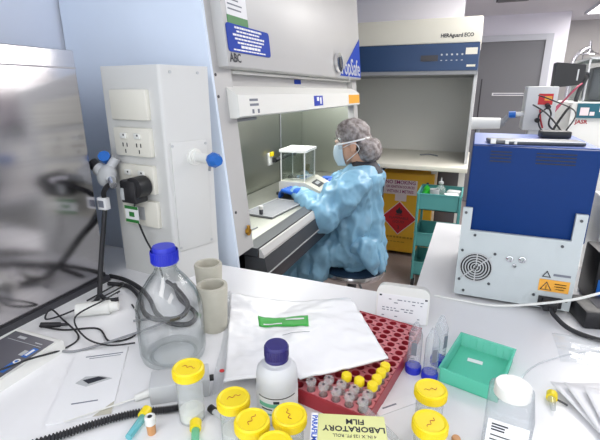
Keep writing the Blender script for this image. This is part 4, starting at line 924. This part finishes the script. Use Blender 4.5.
mb = MB(); mb.grid(lambda u, v: g0(0.10 + 0.38 * u, 0.70 + 0.12 * v) + Vector((0, 0, 0.0011)), 10, 1); mb.grid(lambda u, v: g0(0.56 + 0.36 * u, 0.26 + 0.14 * v) + Vector((0, 0, 0.0011)), 10, 1); mb.build('strip_print', M['whiteink'], pk, ang=180)
mb = MB(); mb.grid(lambda u, v: bag(0.40 + 0.2 * u, 0.62 + 0.006 * v) + Vector((0, 0, 0.0018)), 10, 1); mb.build('film_print', M['greyink'], pk, ang=180)
def edge(u, v):
    p = bag(0.0, v * 1.02); q = Vector((-0.045, -0.022, 0)) * (1 - u) * (0.20 + 0.25 * max(0, min(1, (v - 0.5) * 2.5)))
    z = 0.9025 + 0.010 * u + 0.006 * abs(noise.noise(Vector((u * 6, v * 9, 2)))) + (0.004 * math.sin(v * 17) + 0.004) * (1 - u)
    return Vector((p.x + q.x, p.y + q.y, z))
mb = MB(); mb.grid(edge, 10, 30); mb.build('clear_margin', M['clearfilm'], pk, ang=180)
mb = MB(); mb.cyl((-0.412, 0.602, 0.9175), (-0.412, 0.602, 0.9185), 0.005, seg=14); mb.build('red_dot', M['red'], pk)

# maroon rack
RA_ = math.radians(-9.2)
rk = thing('tube_rack', 'maroon tube rack with round holes partly under the white pack', 'rack', (-0.1622, 0.7475, Z0), RA_)
NU, NV, RW_, RL_ = 6, 15, 0.1545, 0.3268
pu, pv = 0.0253, 0.0214
mb = MB(); zt = 0.028; rh = 0.0085; NS = 16
x0r, y0r = -NU * pu / 2, -NV * pv / 2
for i in range(NU):
    for j in range(NV):
        cx, cy = x0r + (i + 0.5) * pu, y0r + (j + 0.5) * pv
        ring, rim, low = [], [], []
        for k in range(NS):
            a = 2 * PI * k / NS + PI / NS; ca, sa = math.cos(a), math.sin(a)
            s_ = min(pu / 2 / max(abs(ca), 1e-6), pv / 2 / max(abs(sa), 1e-6))
            rim.append(mb.bm.verts.new((cx + ca * s_, cy + sa * s_, zt))); ring.append(mb.bm.verts.new((cx + ca * rh, cy + sa * rh, zt))); low.append(mb.bm.verts.new((cx + ca * rh, cy + sa * rh, zt - 0.024)))
        for k in range(NS):
            k2 = (k + 1) % NS
            f = mb.bm.faces.new((ring[k], ring[k2], rim[k2], rim[k])); f.material_index = 1
            f = mb.bm.faces.new((low[k], low[k2], ring[k2], ring[k])); f.material_index = 0
        mb.bm.faces.new(low)
a, b = RW_ / 2, RL_ / 2
for p, q in (((-a, -b, 0), (-NU * pu / 2, b, zt + 0.001)), ((NU * pu / 2, -b, 0), (a, b, zt + 0.001)), ((-a, -b, 0), (a, -NV * pv / 2, zt + 0.001)), ((-a, NV * pv / 2, 0), (a, b, zt + 0.001))):
    mb.span(p, q)
mb.build('rack_body', [M['maroon'], M['rackpink']], rk, smooth=False)
rloc = lambda i, j, z: tuple(Matrix.Translation(rk.location) @ Matrix.Rotation(RA_, 4, 'Z') @ Vector((x0r + (i + 0.5) * pu, y0r + (j + 0.5) * pv, z)))
def micro(capm, name, lab, group, caph):
    t = thing(name, lab, 'tube', group=group)
    MB().lathe([(0, 0), (0.003, 0.001), (0.0070, 0.014), (0.0076, 0.036), (0, 0.036)], 14).build('tube_body', M['frost'], t)
    MB().lathe([(0, 0.036), (0.0090, 0.036), (0.0095, 0.038), (0.0095, 0.036 + caph), (0.0082, 0.038 + caph), (0, 0.038 + caph)], 18).build('cap', capm, t)
    return t
ordn = ['first', 'second', 'third', 'fourth', 'fifth', 'sixth', 'seventh', 'eighth', 'ninth']
yt = None
for k, (i, j) in enumerate(((3, 2), (4, 2), (5, 2), (5, 3), (5, 4), (5, 5))):
    lab = '%s yellow-capped tube counted from the left along the edge of the white pack' % ordn[k]
    if yt is None: yt = micro(M['yellow'], 'sample_tube', lab, 'yellow-capped tubes in the maroon rack', 0.010); o = yt
    else: o = copy_tree(yt)
    place(o, rloc(i, j, 0.006), lab)
ct = None
for k, (i, j) in enumerate(((1, 0), (2, 1), (2, 0), (3, 0), (3, 1), (4, 0), (5, 1), (4, 1), (5, 0))):
    lab = '%s clear-capped tube in the front rows of the maroon rack, counted from the left' % ordn[k]
    if ct is None:
        ct = micro(M['frost'], 'sample_tube', lab, 'clear-capped tubes in the maroon rack', 0.006); o = ct
        mb = MB()
        for q in range(3): mb.box((0, -0.002 + q * 0.002, 0.0442), (0.006 - abs(q - 1) * 0.002, 0.0011, 0.0004))
        mb.build('cap_marking', M['ink'], ct, smooth=False)
    else: o = copy_tree(ct)
    place(o, rloc(i, j, 0.006), lab)
t = thing('loose_tube', 'clear empty tube lying on the front right corner of the maroon rack', 'tube', (-0.118, 0.583, 0.9375), math.radians(-38))
mb = MB(); mb.cyl((0.0, 0, 0.0), (0.075, 0.0, -0.0), 0.0065, 0.0055, seg=16); mb.build('tube_body', M['clearp'], t)
mb = MB(); mb.cyl((-0.008, 0, 0.0), (0.0, 0, 0), 0.0075, seg=16); mb.build('cap', M['frost'], t)

# white reader / timer behind the rack
tm = thing('lab_timer', 'white plastic box with small printed text standing behind the maroon rack', 'timer', (-0.117, 0.972, Z0), math.radians(4))
ti = frame((0, -0.02, 0.002), (1, 0, 0), (0, 0.22, 1))
def rrect(w2, h, r, n=6):
    P_ = []
    for cx, cy, a0 in ((w2 - r, h - r, 0), (-w2 + r, h - r, 90), (-w2 + 0.004, 0.004, 180), (w2 - 0.004, 0.004, 270)):
        q = r if cy > 0.01 else 0.004
        for k in range(n): an_ = math.radians(a0 + k * 90 / (n - 1)); P_.append((cx + q * math.cos(an_), cy + q * math.sin(an_)))
    return P_
mb = MB(); mb.prism(rrect(0.064, 0.088, 0.018), -0.034, 0.0, ti); mb.build('housing', M['white'], tm, ang=45)
mb = MB(); mb.prism(rrect(0.060, 0.066, 0.004), 0.0, 0.0008, ti); mb.build('face_label', M['paper'], tm, smooth=False)
mb = MB(); ff = ti @ Matrix.Translation((-0.052, 0.0, 0.0006))
for k, y in enumerate((0.054, 0.046, 0.032, 0.026, 0.012)):
    x = 0.004
    while x < 0.098:
        l = random.uniform(0.004, 0.012)
        if random.random() < 0.6: mb.box((x + l / 2, y, 0.0004), (l, 0.0022, 0.0006), ff)
        x += l + 0.004
mb.build('printed_text', M['greyink'], tm, smooth=False)
mb = MB(); mb.box((-0.002, 0.062, 0.0004), (0.006, 0.004, 0.0006), ff); mb.box((0.108, 0.062, 0.0004), (0.006, 0.004, 0.0006), ff); mb.build('corner_dots', M['ink'], tm, smooth=False)

# upside-down centrifuge tubes
ft = None
for k, (x, y, rz) in enumerate(((-0.0615, 0.770, 0), (-0.028, 0.760, 0.5), (-0.016, 0.815, 0.9))):
    lab = ['clear conical tube on its blue cap, nearest the maroon rack', 'clear conical tube on its blue cap, middle of the three', 'clear conical tube on its blue cap, farthest back beside the teal tray'][k]
    if ft is None:
        ft = thing('centrifuge_tube', lab, 'tube', group='upturned centrifuge tubes'); o = ft
        MB().lathe([(0, 0), (0.0158, 0), (0.0163, 0.002), (0.0163, 0.013), (0.0150, 0.015), (0, 0.015)], 28).build('cap', M['capblue'], ft)
        MB().lathe([(0.0138, 0.015), (0.0136, 0.086), (0.006, 0.108), (0.004, 0.112), (0, 0.1125)], 28).build('tube_body', M['clearp'], ft)
        mb = MB()
        for q in range(7): mb.box((0, 0, 0), (0.008 if q % 2 else 0.012, 0.0005, 0.0012), Matrix.Translation((-0.002, -0.0140, 0.03 + q * 0.008)))
        mb.box((0.0, -0.0139, 0.06), (0.010, 0.0004, 0.028)); mb.build('graduations', M['greyink'], ft, smooth=False)
    else: o = copy_tree(ft)
    place(o, (x, y, Z0), lab, rz)

# teal translucent tray
gt = thing('teal_tray', 'open translucent teal plastic tray behind the square bottle', 'tray', (0.0607, 0.8163, Z0), math.radians(-13.5))
a, b, h, w_ = 0.054, 0.075, 0.031, 0.002
mb = MB(); mb.span((-a, -b, 0.001), (a, b, 0.003)); mb.span((-a, -b, 0.001), (-a + w_, b, h)); mb.span((a - w_, -b, 0.001), (a, b, h)); mb.span((-a, -b, 0.001), (a, -b + w_, h)); mb.span((-a, b - w_, 0.001), (a, b, h))
mb.build('tray_shell', M['tealclear'], gt, smooth=False)
mb = MB()
for k in range(8): mb.span((-a + 0.006 + k * 0.0135, b - w_ - 0.0015, 0.004), (-a + 0.0075 + k * 0.0135, b - w_ - 0.0002, h))
mb.span((-a - 0.003, -b - 0.003, h), (a + 0.003, -b + 0.001, h + 0.002)); mb.span((-a - 0.003, b - 0.001, h), (a + 0.003, b + 0.003, h + 0.002)); mb.span((-a - 0.003, -b, h), (-a + 0.001, b, h + 0.002)); mb.span((a - 0.001, -b, h), (a + 0.003, b, h + 0.002))
mb.build('ribs_and_rim', M['tealclear'], gt, smooth=False)
mb = MB(); mb.box((-0.008, 0.03, 0.0034), (0.03, 0.012, 0.0006), Matrix.Rotation(0.1, 4, 'Z')); mb.build('paper_label', M['paper'], gt, smooth=False)

# navy-capped white bottle
hb = thing('reagent_bottle', 'white plastic bottle with a navy screw cap in front of the white pack', 'bottle', (-0.270, 0.559, Z0))
MB().lathe([(0, 0), (0.034, 0), (0.0362, 0.004), (0.0362, 0.084), (0.034, 0.096), (0.026, 0.106), (0.018, 0.107), (0.018, 0.112), (0, 0.112)], 40).build('body', M['whitebottle'], hb)
MB().lathe([(0.016, 0.112), (0.0205, 0.112), (0.0205, 0.116), (0.0195, 0.1175), (0.0208, 0.118), (0.0205, 0.138), (0.0185, 0.141), (0, 0.1415)], 40).build('cap', M['capnavy'], hb)
mb = MB(); 
for k in range(30): mb.box((0.0207, 0, 0.1285), (0.0012, 0.0018, 0.016), Matrix.Rotation(2 * PI * k / 30, 4, 'Z'))
mb.build('cap_ribs', M['capnavy'], hb, smooth=False)
MB().lathe([(0.0364, 0.008), (0.0367, 0.008), (0.0367, 0.060), (0.0364, 0.060)], 40, closed=True).build('bottle_label', M['paper'], hb)
def on_cyl(mb, a0, z, l, h, R_, n=6):
    for k in range(n):
        a = a0 + (k + 0.5) / n * l / R_
        mb.box((R_, 0, z), (0.0006, l / n * 1.05, h), Matrix.Rotation(a, 4, 'Z'))
mb = MB(); on_cyl(mb, math.radians(-120), 0.058, 0.07, 0.0016, 0.0369, 14); on_cyl(mb, math.radians(-75), 0.051, 0.010, 0.005, 0.0369); on_cyl(mb, math.radians(-110), 0.036, 0.02, 0.0022, 0.0369); on_cyl(mb, math.radians(-52), 0.036, 0.014, 0.006, 0.0369); mb.build('label_print', M['ink'], hb, smooth=False)
mb = MB(); on_cyl(mb, math.radians(-118), 0.044, 0.045, 0.007, 0.0369, 10); on_cyl(mb, math.radians(-118), 0.026, 0.03, 0.003, 0.0369, 8); mb.build('label_band', M['mint'], hb, smooth=False)

# yellow-lidded specimen jars
jar = None
JARS = [(-0.402, 0.489, 0.108, 'tall frosted jar with a yellow lid standing in front of the grey adapter box'),
        (-0.309, 0.478, 0.085, 'yellow-lidded jar left in the front cluster, nearest the tall jar'),
        (-0.258, 0.446, 0.085, 'yellow-lidded jar in the middle of the front cluster'),
        (-0.211, 0.478, 0.085, 'yellow-lidded jar right in the front cluster, below the navy-capped bottle'),
        (-0.207, 0.418, 0.085, 'yellow-lidded jar cut off by the bottom edge of the photo'),
        (-0.018, 0.622, 0.082, 'yellow-lidded jar standing nearest the upturned blue-capped tubes'),
        (-0.012, 0.551, 0.078, 'yellow-lidded jar at the bottom edge, left of the square bottle')]
def make_jar(h):
    t = thing('specimen_jar', '', 'jar', group='yellow-lidded specimen jars')
    MB().lathe([(0, 0.001), (0.019, 0.0), (0.0215, 0.003), (0.0225, h - 0.016), (0.0215, h - 0.016), (0.0205, 0.005), (0, 0.004)], 36).build('jar_body', M['frost'], t)
    MB().lathe([(0.0235, h - 0.017), (0.0262, h - 0.017), (0.0266, h - 0.015), (0.0258, h - 0.002), (0.0235, h), (0.0215, h - 0.0008), (0.020, h - 0.0022), (0, h - 0.0022), (0, h - 0.005), (0.0235, h - 0.005)], 40).build('lid', M['yellow'], t)
    mb = MB()
    for k in range(48): mb.box((0.0264, 0, h - 0.010), (0.0010, 0.0014, 0.011), Matrix.Rotation(2 * PI * k / 48, 4, 'Z'))
    mb.build('lid_ribs', M['yellow'], t, smooth=False)
    mb = MB(); mb.lathe([(0, 0.0055), (0.0198, 0.0055), (0.0206, 0.022), (0.010, 0.027), (0, 0.024)], 24); mb.build('contents', M['sediment'], t)
    mb = MB(); mb.tube([(-0.010, -0.002, h - 0.002), (-0.006, 0.003, h - 0.0018), (-0.001, -0.001, h - 0.0018), (0.004, 0.004, h - 0.0018), (0.009, 0.001, h - 0.002), (0.012, 0.003, h - 0.002)], 0.0005, 4, n=4)
    mb.build('pen_marks', M['redink'], t)
    return t
for k, (x, y, h, lab) in enumerate(JARS):
    if k in (0, 1, 5, 6): jar = make_jar(h); o = jar
    else: o = copy_tree(jar)
    place(o, (x, y, Z0), lab, k * 0.7)

# laboratory film carton
pf = thing('film_carton', 'pale yellow laboratory film carton at the bottom edge', 'carton', (-0.1145, 0.458, Z0), math.radians(18))
mb = MB(); mb.span((-0.042, -0.05, 0), (0.056, 0.05, 0.087), bev=0.0015); mb.build('carton', M['paleyellow'], pf)
mb = MB(); mb.span((-0.052, -0.05, 0), (-0.0421, 0.05, 0.087)); mb.build('white_end', M['paper'], pf, smooth=False)
rot = lambda x, y: frame((x, y, 0.0871), (-1, 0, 0), (0, -1, 0))
text('FILM', 0.0138, M['ink'], pf, rot(0.012, 0.036), align='CENTER', bold=0.0003)
text('LABORATORY', 0.0138, M['ink'], pf, rot(0.010, 0.022), align='CENTER', bold=0.0003)
text('4 IN. X 125 FT. ROLL', 0.0075, M['ink'], pf, rot(0.010, 0.009), align='CENTER', sx=0.9)
text('PARAFILM', 0.011, M['blueink'], pf, frame((-0.047, 0.045, 0.0871), (0, -1, 0), (1, 0, 0)), bold=0.0002)

# square clear bottle with white cap
sq = thing('square_bottle', 'square clear bottle with a wide white cap and printed label', 'bottle', (0.1005, 0.628, Z0), math.radians(-6))
def rsq(a, r, n=5):
    P_ = []
    for cx, cy, a0 in ((a - r, a - r, 0), (-a + r, a - r, 90), (-a + r, -a + r, 180), (a - r, -a + r, 270)):
        for k in range(n): an_ = math.radians(a0 + k * 90 / (n - 1)); P_.append((cx + r * math.cos(an_), cy + r * math.sin(an_)))
    return P_
mb = MB(); prev = None
rows = [(0.028, 0.0, 0.008), (0.0325, 0.004, 0.008), (0.0335, 0.088, 0.008), (0.032, 0.094, 0.010), (0.0225, 0.099, 0.0224), (0.020, 0.102, 0.0199)]
vr = []
for a, z, r in rows: vr.append([mb.bm.verts.new((x, y, z)) for x, y in [(p[0], p[1] * (1.33 if z < 0.095 else 1.0)) for p in rsq(a, r)]])
for p, q in zip(vr, vr[1:]):
    for k in range(len(p)): mb.bm.faces.new((p[k], p[(k + 1) % len(p)], q[(k + 1) % len(p)], q[k]))
mb.bm.faces.new(list(reversed(vr[0]))); mb.build('body', M['clearp'], sq)
MB().lathe([(0.0205, 0.101), (0.0265, 0.101), (0.0265, 0.116), (0.025, 0.1185), (0, 0.119), ], 40).build('cap', M['white'], sq)
mb = MB(); mb.box((0, -0.0452, 0.050), (0.056, 0.0006, 0.062)); lb = mb.build('bottle_label', M['paper'], sq, smooth=False)
mb = MB(); fr = frame((-0.022, -0.0456, 0.074), (1, 0, 0), (0, 0, 1)); lines(mb, fr, 3, 0.03, 0.005, 0.0024); lines(mb, frame((-0.022, -0.0456, 0.054), (1, 0, 0), (0, 0, 1)), 4, 0.044, 0.008, 0.0018); mb.build('label_print', M['ink'], lb, smooth=False)
# small pieces along the bottom edge
def dropper(loc, rz, lab, capm, bodym, name='dropper_tube', tilt=0):
    t = thing(name, lab, 'tube', loc, rz)
    mb = MB(); mb.cyl((0, 0, 0.008), (0.045, 0, 0.008), 0.0068, 0.006, seg=16); mb.build('tube_body', bodym, t)
    mb = MB(); mb.cyl((-0.016, 0, 0.010), (0, 0, 0.010), 0.0100, 0.0095, seg=16); mb.build('cap', capm, t)
    return t
dropper((-0.478, 0.452, Z0), math.radians(-78), 'small cyan tube with yellow cap lying left at the bottom edge', M['yellow'], M['cyan'])
dropper((-0.376, 0.462, Z0), math.radians(-56), 'mint green tube with yellow cap lying below the tall jar', M['yellow'], M['mint'])
t = thing('amber_vial', 'tiny vial with white cap and amber contents beside the cyan tube', 'vial', (-0.446, 0.436, Z0), 0)
MB().lathe([(0, 0), (0.007, 0), (0.0075, 0.016), (0.006, 0.02), (0, 0.02)], 16).build('vial_body', M['amber'], t)
MB().lathe([(0, 0.020), (0.0085, 0.020), (0.009, 0.022), (0.009, 0.034), (0.006, 0.036), (0.004, 0.034), (0, 0.034)], 18).build('cap', M['white'], t)
mb = MB(); mb.cyl((0, 0, 0.0342), (0, 0, 0.0346), 0.0038, seg=12); mb.build('cap_hole', M['ink'], t)
t = thing('swab_tube', 'small clear tube with a yellow cap lying right of the square bottle', 'tube', (0.188, 0.772, Z0), math.radians(-100))
MB().cyl((0.0, 0, 0.008), (0.028, 0.004, 0.0065), 0.007, 0.004, seg=16).build('tube_body', M['clearp'], t)
MB().cyl((-0.014, 0, 0.0095), (0.0, 0, 0.009), 0.0095, seg=14).build('cap', M['yellow'], t)
mb = MB(); mb.tube([(-0.006, 0.008, 0.006), (-0.004, 0.02, 0.004), (-0.002, 0.026, 0.003)], 0.0018); mb.build('cap_tab', M['dark'], t)
# plastic sleeve and papers at the right edge
for k, (x, y, a, z) in enumerate(((0.305, 0.765, 0.50, 0.0012), (0.315, 0.745, 0.30, 0.0055), (0.33, 0.725, 0.12, 0.010))):
    mb = MB(); mb.grid(lambda u, v: Vector(((u - 0.5) * 0.15, (v - 0.5) * 0.20, 0.012 * (1 - u) ** 3 * v)), 12, 10); o = mb.build('paper_sheet', M['paper'], None, ang=180)
    sd_ = o.modifiers.new('t', 'SOLIDIFY'); sd_.thickness = 0.0008; o.location = (x, y, Z0 + z); o.rotation_euler = (0, 0, a)
    tag(o, ['lowest curled white paper sheet at the right edge', 'middle curled white paper sheet at the right edge', 'topmost curled white paper sheet at the right edge'][k], 'paper', 'paper sheets at the right edge')
mb = MB(); mb.grid(lambda u, v: Vector((0.225 + 0.30 * u, 0.915 + 0.12 * v + 0.03 * u, Z0 + 0.003 + 0.006 * abs(noise.noise(Vector((u * 5, v * 4, 0)))) + 0.010 * math.sin(PI * u) * math.sin(PI * v))), 24, 16); o = mb.build('plastic_sleeve', M['clearfilm'], None, ang=180)
tag(o, 'clear crumpled plastic sleeve lying between the machine and the paper sheets', 'sleeve')
tag(MB().tube([(0.135, 0.775, 0.9025), (0.15, 0.84, 0.9025), (0.20, 0.91, 0.9025), (0.30, 0.985, 0.9025), (0.42, 1.0, 0.9025)], 0.0018, 6).build('clear_tubing', M['clearfilm'], None), 'thin clear tubing curving across the bench behind the yellow-capped swab tube', 'tubing')

# ------------------------------------------------------------------ left foreground: meter, booklet, leads
me_ = thing('bench_meter', 'white handheld meter with a grey screen lying at the left edge', 'meter', (-0.852, 0.452, Z0), math.radians(1))
fr = frame((0.068, 0, 0), (0, 1, 0), (0, 0, 1))
mb = MB(); mb.prism([(-0.12, 0.0), (0.095, 0.0), (0.10, 0.006), (0.098, 0.026), (0.092, 0.030), (-0.118, 0.020), (-0.124, 0.014)], -0.136, 0, fr); mb.build('case', M['white'], me_, ang=30)
tf = frame((0, 0.092, 0.0302), (1, 0, 0), (0, 0.21, 0.010))
mb = MB(); mb.box((0, -0.098, 0.0004), (0.120, 0.178, 0.001), tf); scn = mb.build('screen', M['screen'], me_, smooth=False)
mb = MB(); mb.box((-0.02, -0.022, 0.0012), (0.022, 0.007, 0.0006), tf); mb.box((0.035, -0.026, 0.0012), (0.020, 0.0022, 0.0006), tf); mb.box((0.0, -0.034, 0.0012), (0.10, 0.0008, 0.0006), tf); mb.box((0.034, -0.060, 0.0012), (0.012, 0.016, 0.0006), tf); mb.build('screen_icons', M['lgrey'], scn, smooth=False)
mb = MB(); mb.box((0.046, -0.055, 0.0012), (0.014, 0.030, 0.0006), tf); mb.box((0.046, -0.100, 0.0012), (0.014, 0.036, 0.0006), tf); mb.build('blue_icons', M['valveblue'], scn, smooth=False)
mb = MB(); mb.box((0.046, -0.055, 0.0018), (0.006, 0.02, 0.0006), tf); mb.lathe([(0.004, 0.0012), (0.007, 0.0012), (0.007, 0.0019), (0.004, 0.0019)], 16, c=(0.046, -0.084, 0), M_=tf, closed=True); mb.build('white_icons', M['whiteink'], scn, smooth=False); mb = MB(); mb.box((-0.045, -0.12, 0.0012), (0.022, 0.05, 0.0006), tf); mb.build('white_readout', M['whiteink'], scn, smooth=False)
bkt = thing('instruction_booklet', 'white instruction booklet with a picture of a device on its cover', 'booklet', (-0.645, 0.497, Z0), math.radians(35.8))
mb = MB(); mb.box((0, 0, 0.0025), (0.105, 0.215, 0.004)); mb.build('pages', M['paper'], bkt, smooth=False)
mb = MB(); mb.box((-0.005, 0.02, 0.0047), (0.0, 0.0, 0.0005))
mb.bm.free(); mb = MB(); fb = Matrix.Translation((0, 0.0, 0.0047)) @ Matrix.Diagonal((1.25, 1.25, 1, 1)); 
mb.prism([(-0.024, -0.004), (-0.006, -0.016), (0.030, -0.004), (0.012, 0.006), (-0.012, 0.010)], 0, 0.0005, fb); pc = mb.build('cover_picture', M['lgrey'], bkt, smooth=False)
mb = MB(); mb.prism([(-0.004, -0.010), (0.022, -0.002), (0.008, 0.005), (-0.014, 0.001)], 0.0005, 0.0009, fb); mb.build('pictured_screen', M['ink'], pc, smooth=False)
mb = MB(); mb.box((0.006, 0.066, 0), (0.06, 0.0022, 0.0005), fb); mb.box((0.008, 0.060, 0), (0.05, 0.0014, 0.0005), fb); mb.build('cover_print', M['greyink'], bkt, smooth=False); mb = MB(); mb.box((0.0, -0.052, 0), (0.036, 0.0022, 0.0005), fb); mb.build('cover_print', M['greyink'], bkt, smooth=False)
mb = MB(); mb.prism([(0.022, -0.1075), (0.0525, -0.1075), (0.0525, -0.075)], 0.0047, 0.0053); mb.build('turned_corner', M['beige'], bkt, smooth=False)
# grey adapter box with coiled cord
ab = thing('adapter_box', 'grey adapter box lying behind the tall jar', 'adapter', (-0.463, 0.538, Z0), math.radians(36))
MB().box((0, 0, 0.0195), (0.108, 0.052, 0.038), bev=0.003).build('case', M['lgrey'], ab)
mb = MB(); mb.cyl((0.02, -0.0262, 0.022), (0.02, -0.0275, 0.022), 0.004); mb.build('indicator', M['dark'], ab); mb = MB(); mb.cyl((0.054, 0.0, 0.022), (0.062, 0.0, 0.022), 0.006); mb.build('jack', M['black'], ab)
cpts = [(-0.62, 0.318, 0.9085), (-0.578, 0.366, 0.9085), (-0.541, 0.412, 0.9085), (-0.50, 0.452, 0.9085), (-0.452, 0.482, 0.9085), (-0.428, 0.499, 0.9085)]
cs_ = spline(cpts, 60); dense = []
cord = thing('coiled_cord', 'thick black ribbed cord running along the bottom left', 'cord', (0, 0, 0))
mb = MB(); mb.tube(cs_, lambda t_: 0.0058 + 0.0017 * math.sin(t_ * 2 * PI * 62), 10, raw=True); mb.build('ribbed_sheath', M['rubber'], cord, ang=180)
rd = thing('electrode_probe', 'grey probe rod lying right of the tall jar', 'probe', (-0.372, 0.512, Z0), math.radians(-20))
MB().cyl((0.0, 0, 0.0065), (0.075, 0, 0.0065), 0.005, 0.0045, seg=14).build('rod', M['lgrey'], rd)
MB().cyl((-0.012, 0, 0.0072), (0.0, 0, 0.007), 0.0068, seg=14).build('plug', M['black'], rd)
pp = thing('pipette_tip', 'thin white plastic probe with a fine tip lying beside the booklet', 'probe', (-0.505, 0.512, Z0), math.radians(-127))
mb = MB(); mb.cyl((-0.012, 0, 0.0095), (0.035, 0, 0.008), 0.009, 0.006, seg=14); mb.cyl((0.035, 0, 0.007), (0.15, 0, 0.0085), 0.0018, 0.0012, seg=8); mb.build('shaft', M['white'], pp)
# white lead adapter and the tangle of thin black leads
la = thing('lead_connector', 'white barrel connector lying among the black leads', 'connector', (-0.845, 0.70, Z0), math.radians(35))
mb = MB(); mb.cyl((-0.05, 0, 0.018), (0.03, 0, 0.018), 0.017, 0.018, seg=24); mb.cyl((0.03, 0, 0.018), (0.05, 0, 0.018), 0.014, 0.011, seg=20); mb.build('barrel', M['white'], la)
def lead(pts, r, lab, name='thin_lead', m='rubber', cat='cable', closed=False):
    return tag(MB().tube(pts, r, 6, n=8, closed=closed).build(name, M[m], None), lab, cat)
zb = 0.9022
lead([(-0.99, 0.881, 0.907), (-0.925, 0.876, 0.907), (-0.84, 0.847, 0.907), (-0.767, 0.803, 0.907), (-0.70, 0.75, 0.907), (-0.635, 0.725, 0.907), (-0.592, 0.742, 0.907), (-0.61, 0.79, 0.907), (-0.69, 0.835, 0.907), (-0.765, 0.905, 0.907)], 0.0062, 'thick black cable curving from the steel appliance towards the glass bottle', 'thick_cable')
lead([(-0.952, 0.838, 0.907), (-0.881, 0.844, 0.907), (-0.80, 0.80, 0.907), (-0.735, 0.742, 0.910), (-0.68, 0.712, 0.918), (-0.64, 0.715, 0.9215), (-0.615, 0.745, 0.9215), (-0.64, 0.80, 0.9215), (-0.72, 0.86, 0.9215), (-0.80, 0.915, 0.907)], 0.0062, 'second thick black cable nearer the steel appliance', 'thick_cable')
lead([(-0.93, 0.74, zb), (-0.90, 0.83, 0.92), (-0.86, 0.79, 0.93), (-0.88, 0.66, 0.925), (-0.93, 0.62, 0.91), (-0.965, 0.66, 0.91), (-0.90, 0.64, 0.906), (-0.80, 0.60, 0.904), (-0.79, 0.55, 0.904), (-0.775, 0.47, 0.936), (-0.81, 0.40, 0.938), (-0.90, 0.37, 0.936)], 0.0022, 'thin black lead looping over the meter from the tangle')
lead([(-0.93, 0.60, zb), (-0.86, 0.61, zb), (-0.79, 0.645, zb), (-0.72, 0.615, zb), (-0.685, 0.655, zb), (-0.73, 0.72, zb), (-0.80, 0.77, zb)], 0.0022, 'thin black lead running under the white barrel connector')
lead([(-0.82, 0.545, zb + 0.001), (-0.76, 0.555, zb + 0.001), (-0.69, 0.63, 0.912), (-0.645, 0.72, 0.912), (-0.67, 0.75, zb), (-0.73, 0.70, zb + 0.004)], 0.0028, 'grey lead curving above the booklet', 'grey_lead', 'grey')
lead([(-0.88, 0.80, 0.906), (-0.83, 0.76, 0.94), (-0.82, 0.70, 0.945), (-0.84, 0.63, 0.93), (-0.78, 0.60, 0.908), (-0.70, 0.59, 0.912), (-0.65, 0.62, 0.912)], 0.0020, 'thin black lead arching over the white barrel connector')
hs = thing('hose_clip', 'black two-pronged hose end lying on the bench by the steel appliance', 'clip', (-0.905, 0.765, Z0), math.radians(20))
mb = MB(); mb.tube([(0, 0, 0.012), (0.03, -0.02, 0.008), (0.055, -0.01, 0.007)], 0.006); mb.tube([(0, 0, 0.012), (0.0, -0.03, 0.008), (0.006, -0.055, 0.007)], 0.006); mb.build('prongs', M['rubber'], hs)
pl = thing('lead_plug', 'small black barrel plug beside the white meter', 'plug', (-0.90, 0.61, Z0), math.radians(25))
mb = MB(); mb.cyl((-0.025, 0, 0.007), (0.02, 0, 0.007), 0.0065, 0.006, seg=12); mb.cyl((0.02, 0, 0.007), (0.04, 0, 0.007), 0.004, 0.003, seg=10); mb.build('plug_body', M['rubber'], pl)
# paper slip, printed packet and stopper between the jars
t = thing('paper_slip', 'narrow white printed paper slip lying between the maroon rack and the jars', 'paper', (-0.077, 0.655, Z0), math.radians(46))
MB().box((0, 0, 0.0012), (0.085, 0.022, 0.001)).build('slip', M['paper'], t, smooth=False)
mb = MB(); mb.box((-0.012, 0.002, 0.0019), (0.03, 0.003, 0.0004)); mb.build('slip_print', M['greyink'], t, smooth=False)
t = thing('printed_packet', 'small white printed packet at the bottom edge left of the square bottle', 'packet', (0.044, 0.576, Z0), math.radians(20))
MB().box((0, 0, 0.004), (0.045, 0.03, 0.007), bev=0.002).build('packet', M['paper'], t)
mb = MB(); lines(mb, frame((-0.018, 0.009, 0.0076), (1, 0, 0), (0, 1, 0)), 3, 0.032, 0.007, 0.004); mb.build('packet_print', M['ink'], t, smooth=False)
t = thing('stopper', 'small beige stopper lying right of the lower yellow-lidded jar', 'stopper', (0.029, 0.607, Z0), 0)
MB().lathe([(0, 0), (0.006, 0), (0.0075, 0.008), (0.006, 0.011), (0, 0.0115)], 16).build('plug_body', M['amber'], t)
